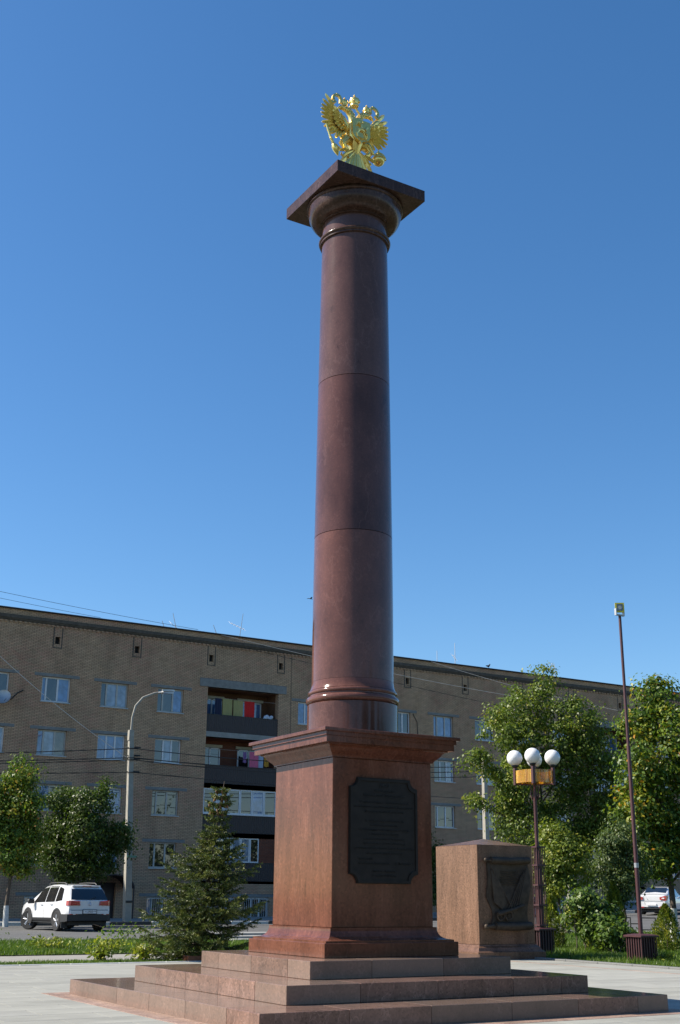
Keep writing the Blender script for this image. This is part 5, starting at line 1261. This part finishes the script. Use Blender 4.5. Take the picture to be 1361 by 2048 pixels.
# spruce beside the monument
def spruce(base, H, Rb, seed):
    rng = np.random.default_rng(seed); rr = random.Random(seed)
    t = empty('spruce_tree', base, label='bushy spruce with brown cones near its top, left of the pedestal', cat='tree')
    def axis(z): q = max(0, z / H) ** 1.3 * .42; return RV * q + Vector((0, 0, z))
    m = MB(); m.tube([axis(H * k / 6) - Vector((0, 0, .05 if k == 0 else 0)) for k in range(7)], [.075, .065, .055, .045, .03, .018, .006], 8); tr = m.build('trunk', BARK, t)
    br = MB(); TW = []
    nW = 21; tips = []
    for k in range(nW):
        z = H * (.04 + .90 * (k / (nW - 1)) ** .95); f = 1 - z / H
        n = 9 if f > .3 else 6
        for j in range(n):
            a = 6.283 * j / n + k * 1.1 + rr.uniform(-.25, .25)
            L = interp([(0, .05), (.08, .15), (.2, .23), (.33, .30), (.40, .56), (.55, .78), (.75, .98), (.9, 1.05), (1, .85)], f) * rr.choice((.5, .75, .95, 1.08, 1.3)) * rr.uniform(.9, 1.1)
            dirv = Vector((math.cos(a), math.sin(a), 0))
            rise = .30 if f < .25 else (.12 if f < .55 else -.02)
            p = [axis(z) + dirv * L * u + Vector((0, 0, L * (rise * u - .28 * u * (1 - u) * (1.2 if f > .4 else .3) + .10 * u ** 3))) for u in (0, .25, .5, .75, 1)]
            br.tube(p, [.016 * (f + .25), .012 * (f + .25), .009 * (f + .2), .006, .003], 4, caps=False)
            tips.append((p[-1], f))
            nt = int(9 + L * 30)
            for q in range(nt):
                u = .12 + .88 * (q + rr.random()) / nt; i = min(3, int(u * 4)); c = p[i].lerp(p[i + 1], u * 4 - i)
                sd = dirv.cross(Vector((0, 0, 1))) * rr.choice((-1, 1))
                tl = (.10 + .26 * L * (1 - u * .65)) * rr.uniform(.6, 1.2)
                d = (dirv * .55 + sd * rr.uniform(.3, 1.0) + Vector((0, 0, rr.uniform(-.45, .18)))).normalized()
                if u > .93: d = (dirv + Vector((0, 0, .2))).normalized(); tl = .12
                TW.append((c, d, tl))
    br.build('branches', BARK, tr, fix=False)
    V = []; T = []
    for c, d, tl in TW:
        n = max(12, int(tl * 125)); c = np.array(c); d = np.array(d); tv = rr.uniform(.1, .8)
        u = rng.uniform(0, 1, size=(n, 1)); P = c + d * tl * u
        q = rng.normal(size=(n, 3)); q -= (q @ d)[:, None] * d; q /= np.linalg.norm(q, axis=1)[:, None] + 1e-9; q[:, 2] += .25
        ax = q * .9 + d * .75; ax /= np.linalg.norm(ax, axis=1)[:, None]
        s = np.cross(ax, rng.normal(size=(n, 3))); s /= np.linalg.norm(s, axis=1)[:, None]
        L = rng.uniform(.035, .06, size=(n, 1)); wd = .0095
        V.append(np.stack([P - s * wd, P + s * wd, P + ax * L], 1)); T.append(np.clip(tv + u[:, 0] * .25 + rng.normal(scale=.08, size=n), 0, 1))
    V = np.concatenate(V).reshape(-1, 3); T = np.concatenate(T)
    link('needles', fast_mesh('needles', V, np.arange(len(V)).reshape(-1, 3), L_SPRUCE, T), t)['kind'] = 'stuff'
    cm = MB(); cm.lathe([(.004, 0), (.017, -.012), (.021, -.04), (.017, -.075), (.004, -.10)], 7); me = cm.mesh('cone', CONE)
    k = 0
    for p, f in sorted(tips, key=lambda q: q[1]):
        if f > .38 or k > 70: break
        for _ in range(3 if f < .25 else 2):
            q = p * rr.uniform(.72, 1.0); link('cone', me, t, tuple(axis(p.z).lerp(p, rr.uniform(.55, 1.0)) - Vector((0, 0, .02 + rr.uniform(-.03, .03)))), (rr.uniform(-.25, .25), rr.uniform(-.25, .25), 0)); k += 1
    return t
spruce((2.72, 10.6, 0), 3.72, 1.34, 5)

# thujas
def thuja(base, H, Rr, seed, label):
    rng = np.random.default_rng(seed)
    t = empty('thuja', base, label=label, cat='thuja', group='thujas planted along the lawn')
    m = MB(); m.tube([(0, 0, -.03), (0, 0, H * .9)], [.025, .006], 6); m.build('trunk', BARK, t)
    n = int(5200 * H); z = rng.uniform(.02, 1, size=n) ** .9; a = rng.uniform(0, 6.283, size=n)
    lob = 1 + .22 * np.sin(a * 3 + z * 9 + seed) + .16 * np.sin(a * 5 - z * 17)
    rad_ = Rr * np.clip(1.25 * (1 - z) ** .75 * (.55 + .9 * np.minimum(1, z * 4)) , .03, 1.1) * lob * rng.uniform(.35, 1.05, size=n) ** .5
    P = np.stack([rad_ * np.cos(a), rad_ * np.sin(a), z * H], 1)
    d = np.stack([np.cos(a) * .5, np.sin(a) * .5, np.full(n, .9)], 1) + rng.normal(scale=.35, size=(n, 3)); d /= np.linalg.norm(d, axis=1)[:, None]
    s = np.cross(d, rng.normal(size=(n, 3))); s /= np.linalg.norm(s, axis=1)[:, None]
    L = rng.uniform(.035, .075, size=(n, 1)); V = np.stack([P, P + d * L * .5 + s * L * .2, P + d * L, P + d * L * .5 - s * L * .2], 1).reshape(-1, 3)
    T = np.clip(.45 + .3 * np.sin(a * 4 + z * 13) + rng.normal(scale=.2, size=n), 0, 1)
    link('foliage', fast_mesh('foliage', V, np.arange(4 * n).reshape(n, 4), L_THUJA, T), t)
thuja((13.35, 11.5, 0), 1.35, .26, 1, 'narrow thuja close behind the globe lamp')
thuja((16.4, 12.3, .01), 1.75, .26, 2, 'slim thuja left of the floodlight mast')
thuja((15.27, 9.25, 0), 1.15, .28, 3, 'yellowish thuja right of the floodlight mast base')
thuja((14.1, 10.6, 0), .75, .24, 4, 'small low thuja behind the broad-leaved bush')
sap = empty('sapling', (12.95, 10.1, 0), label='thin bare sapling stem in the lawn left of the bush', cat='sapling')
m = MB(); m.tube([(0, 0, -.03), (.02, 0, .35), (-.03, .02, .6), (.03, 0, .95)], [.016, .014, .012, .008], 6); m.build('stem', BARK, sap)
P = np.random.default_rng(3).normal(size=(110, 3)) * np.array([.14, .14, .16]) + np.array([0, 0, .98]); V, F = leaf_quads(np.random.default_rng(4), P, .09); link('leaves', fast_mesh('leaves', V, F, L_YEL, np.random.default_rng(5).uniform(0, 1, len(P))), sap)

# grass and weeds
def grass(name, regions, dens, hgt, seed, label):
    rng = np.random.default_rng(seed); V = []; T = []
    for (x0, x1, y0, y1, k, hk) in regions:
        n = int((x1 - x0) * (y1 - y0) * dens * k)
        x = rng.uniform(x0, x1, n); y = rng.uniform(y0, y1, n)
        nz = .5 + .5 * np.sin(x * 1.9 + 1.3 * np.sin(y * 1.1)) * np.sin(y * 2.3 + np.sin(x * .7)); nz2 = .5 + .5 * np.sin(x * 5.3 + y * 3.1) * np.sin(y * 6.1 - x * 2.2)
        h = hgt * hk * (.45 + .7 * nz + .45 * nz2) * rng.uniform(.55, 1.3, n)
        z = np.array([zg(a, b) for a, b in zip(x, y)]) - .014
        a = rng.uniform(0, 6.283, n); wd = rng.uniform(.006, .014, n) / (k ** .5)
        b = np.stack([x, y, z], 1); s = np.stack([np.cos(a), np.sin(a), np.zeros(n)], 1) * wd[:, None]
        tip = b + np.stack([rng.normal(scale=.35, size=n) * h, rng.normal(scale=.35, size=n) * h, h], 1)
        V.append(np.stack([b - s, b + s, tip], 1)); T.append(np.clip(.18 + .45 * nz + rng.normal(scale=.2, size=n), 0, 1))
    V = np.concatenate(V).reshape(-1, 3); T = np.concatenate(T)
    o = link(name, fast_mesh(name, V, np.arange(len(V)).reshape(-1, 3), L_GRASS, T))
    return tag(o, label, 'grass', kind='stuff')
grass('grass', [(-6, 4.5, 9.86, 10.95, 1.9, .42), (-4, 9.5, 13.9, 21.7, .9, .8)], 700, .11, 1, 'green grass strips between the plaza and the road')
grass('lawn_grass', [(9.9, 19, 1, 16, 1.0, 1), (9.9, 36, 10, 21.7, .35, 1)], 520, .10, 2, 'green lawn grass around the lamp bases and thujas')
def weed(x, y, hgt, seed, label, mat=L_YEL, wid=.5):
    rng = np.random.default_rng(seed); n = 260
    t = empty('weed_clump', (x, y, zg(x, y)), label=label, cat='weed', group='weeds on the grass verge')
    P = rng.normal(size=(n, 3)) * np.array([wid * .4, wid * .4, hgt * .25]) + np.array([0, 0, hgt * .5]); P[:, 2] = np.abs(P[:, 2])
    V, F = leaf_quads(rng, P, .11, -.2, .45); link('leaves', fast_mesh('leaves', V, F, mat, rng.uniform(.2, 1, n)), t)
    m = MB()
    for k in range(5): m.tube([(0, 0, -.02), (rng.normal() * wid * .2, rng.normal() * wid * .2, hgt * .5), (rng.normal() * wid * .35, rng.normal() * wid * .35, hgt)], .006, 4)
    m.build('stems', BARK, t)
weed(1.35, 16.4, .30, 1, 'bright leafy weeds on the verge left of the spruce', wid=.7)
weed(2.35, 14.9, .28, 2, 'bright leafy weeds hugging the left side of the spruce', wid=.6)
weed(.6, 20.4, .5, 3, 'tall tuft of weeds at the road shoulder near the SUV', L_LILAC, .7)
weed(.55, 10.7, .30, 4, 'single sprouting weed on the strip by the plaza edge', wid=.25)
weed(1.5, 10.75, .28, 5, 'small yellow-green weed between the path and plaza', wid=.3)
weed(11.35, 5.55, .16, 6, 'little weed at the foot of the floodlight mast', wid=.22)
weed(5.3, 21.1, .45, 7, 'weeds on the verge behind the spruce', L_LILAC, 1.2)

# ------------------------------------------------------------------ small things round the plaza
m = MB(); m.box(-.62, .28, -.14, .14, -.02, .11, .006); kb = m.build('granite_edging', G_DIE, None, (2.75, 9.95, 0)); tag(kb, 'short red granite edging block at the foot of the spruce', 'edging')
m = MB(); m.box(.285, .62, -.14, .14, -.02, .11, .006); kb = m.build('white_edging', KERBW, None, (2.75, 9.95, 0)); tag(kb, 'short white edging block beside the red granite one', 'edging')
stp = empty('low_steps', (9.3, 19.3, 0), label='low pale concrete steps by the road behind the pedestal', cat='steps')
for k in range(3):
    m = MB(); m.box(-1.5, 1.0, -.2 + .9 * k, 1.2 + .9 * k - .32, -.05, .07 + .06 * k, .01); m.build('step', CONC, stp)
def square_fence(name, p0, p1, n, mat, label):
    p0, p1 = Vector(p0), Vector(p1); d = (p1 - p0); L = d.length; d.normalize()
    t = empty(name, (p0.x, p0.y, zg(p0.x, p0.y)), math.atan2(d.y, d.x), label=label, cat='fence')
    cell = L / n; s = cell * .68
    m = MB()
    for bx in ((0, .04, .14, .14 + .46), (s, s + .04, .14, .14 + .46), (0.04, s, .14, .18), (.04, s, .56, .60)): m.box(bx[0], bx[1], -.02, .02, bx[2], bx[3])
    m.box(s + .04, cell, -.018, .018, .35, .39); m.box(-.0, .04, -.018, .018, -.1, .139); me = m.mesh('fence_frame', mat)
    for k in range(n):
        P = p0 + d * cell * k; link('fence_frame', me, t, (cell * k, 0, zg(P.x, P.y) - zg(p0.x, p0.y)))
square_fence('lawn_fence', (24.6, 21.0, 0), (31.5, 12.5, 0), 12, STEELD, 'low black fence of linked squares along the lawn at right')
square_fence('lawn_fence', (20.5, 22.2, 0), (24.4, 21.6, 0), 5, STEELW, 'low white fence of linked squares behind the narrow thuja')
for x, y, h_p, lab in ((22.3, 21.0, 1.0, 'grey wooden post beside the white fence'), (32.0, 24.0, 1.1, 'brown wooden post in front of the saloon car')):
    m = MB(); m.tube([(0, 0, -.1), (.01, 0, h_p * .5), (0, 0, h_p)], [.09, .085, .08], 8); tag(m.build('wooden_post', BARK, None, (x, y, zg(x, y))), lab, 'post')
for x, y, lab in ((24.5, 17.2, 'white crumpled rag lying by the fence'), (29.5, 17.5, 'pale rubbish heap at the right end of the fence')):
    m = MB()
    for k in range(6): m.sphere((.16 * (k - 2.5), .05 * math.sin(k * 2), .09 + .04 * math.sin(k * 1.3)), .13, 7, 5, (1, 1, .75))
    tag(m.build('rag', ROCKW, None, (x, y, zg(x, y))), lab, 'rubbish')
cp = conc_pole('concrete_post', 36.3, 36.5, 3.6, .3, .02, 'short pale concrete post by the road between the thujas')

# a small bird in the air left of the column
bd_ = empty('flying_bird', (6.75, 13.07, 8.94), label='small dark bird in the air at the left edge of the column', cat='bird'); bd_.scale = (.6, .6, .6)
m = MB(); m.tube([(-.10, 0, 0), (-.03, 0, .01), (.04, 0, .01), (.10, 0, 0)], [.006, .022, .02, .004], 6); m.build('body', PIGEON, bd_)
for sy in (-1, 1):
    m = MB(); m.add([(.03, sy * .015, .01), (-.04, sy * .015, .01), (-.06, sy * .13, .05), (-.10, sy * .22, .03), (.02, sy * .12, .055), (.03, sy * .015, .018), (-.04, sy * .015, .018), (-.06, sy * .13, .058), (-.10, sy * .22, .034), (.02, sy * .12, .063)], [(0, 1, 2, 3, 4), (9, 8, 7, 6, 5), (0, 5, 6, 1), (1, 6, 7, 2), (2, 7, 8, 3), (3, 8, 9, 4), (4, 9, 5, 0)]); m.build('wing', PIGEON, bd_)
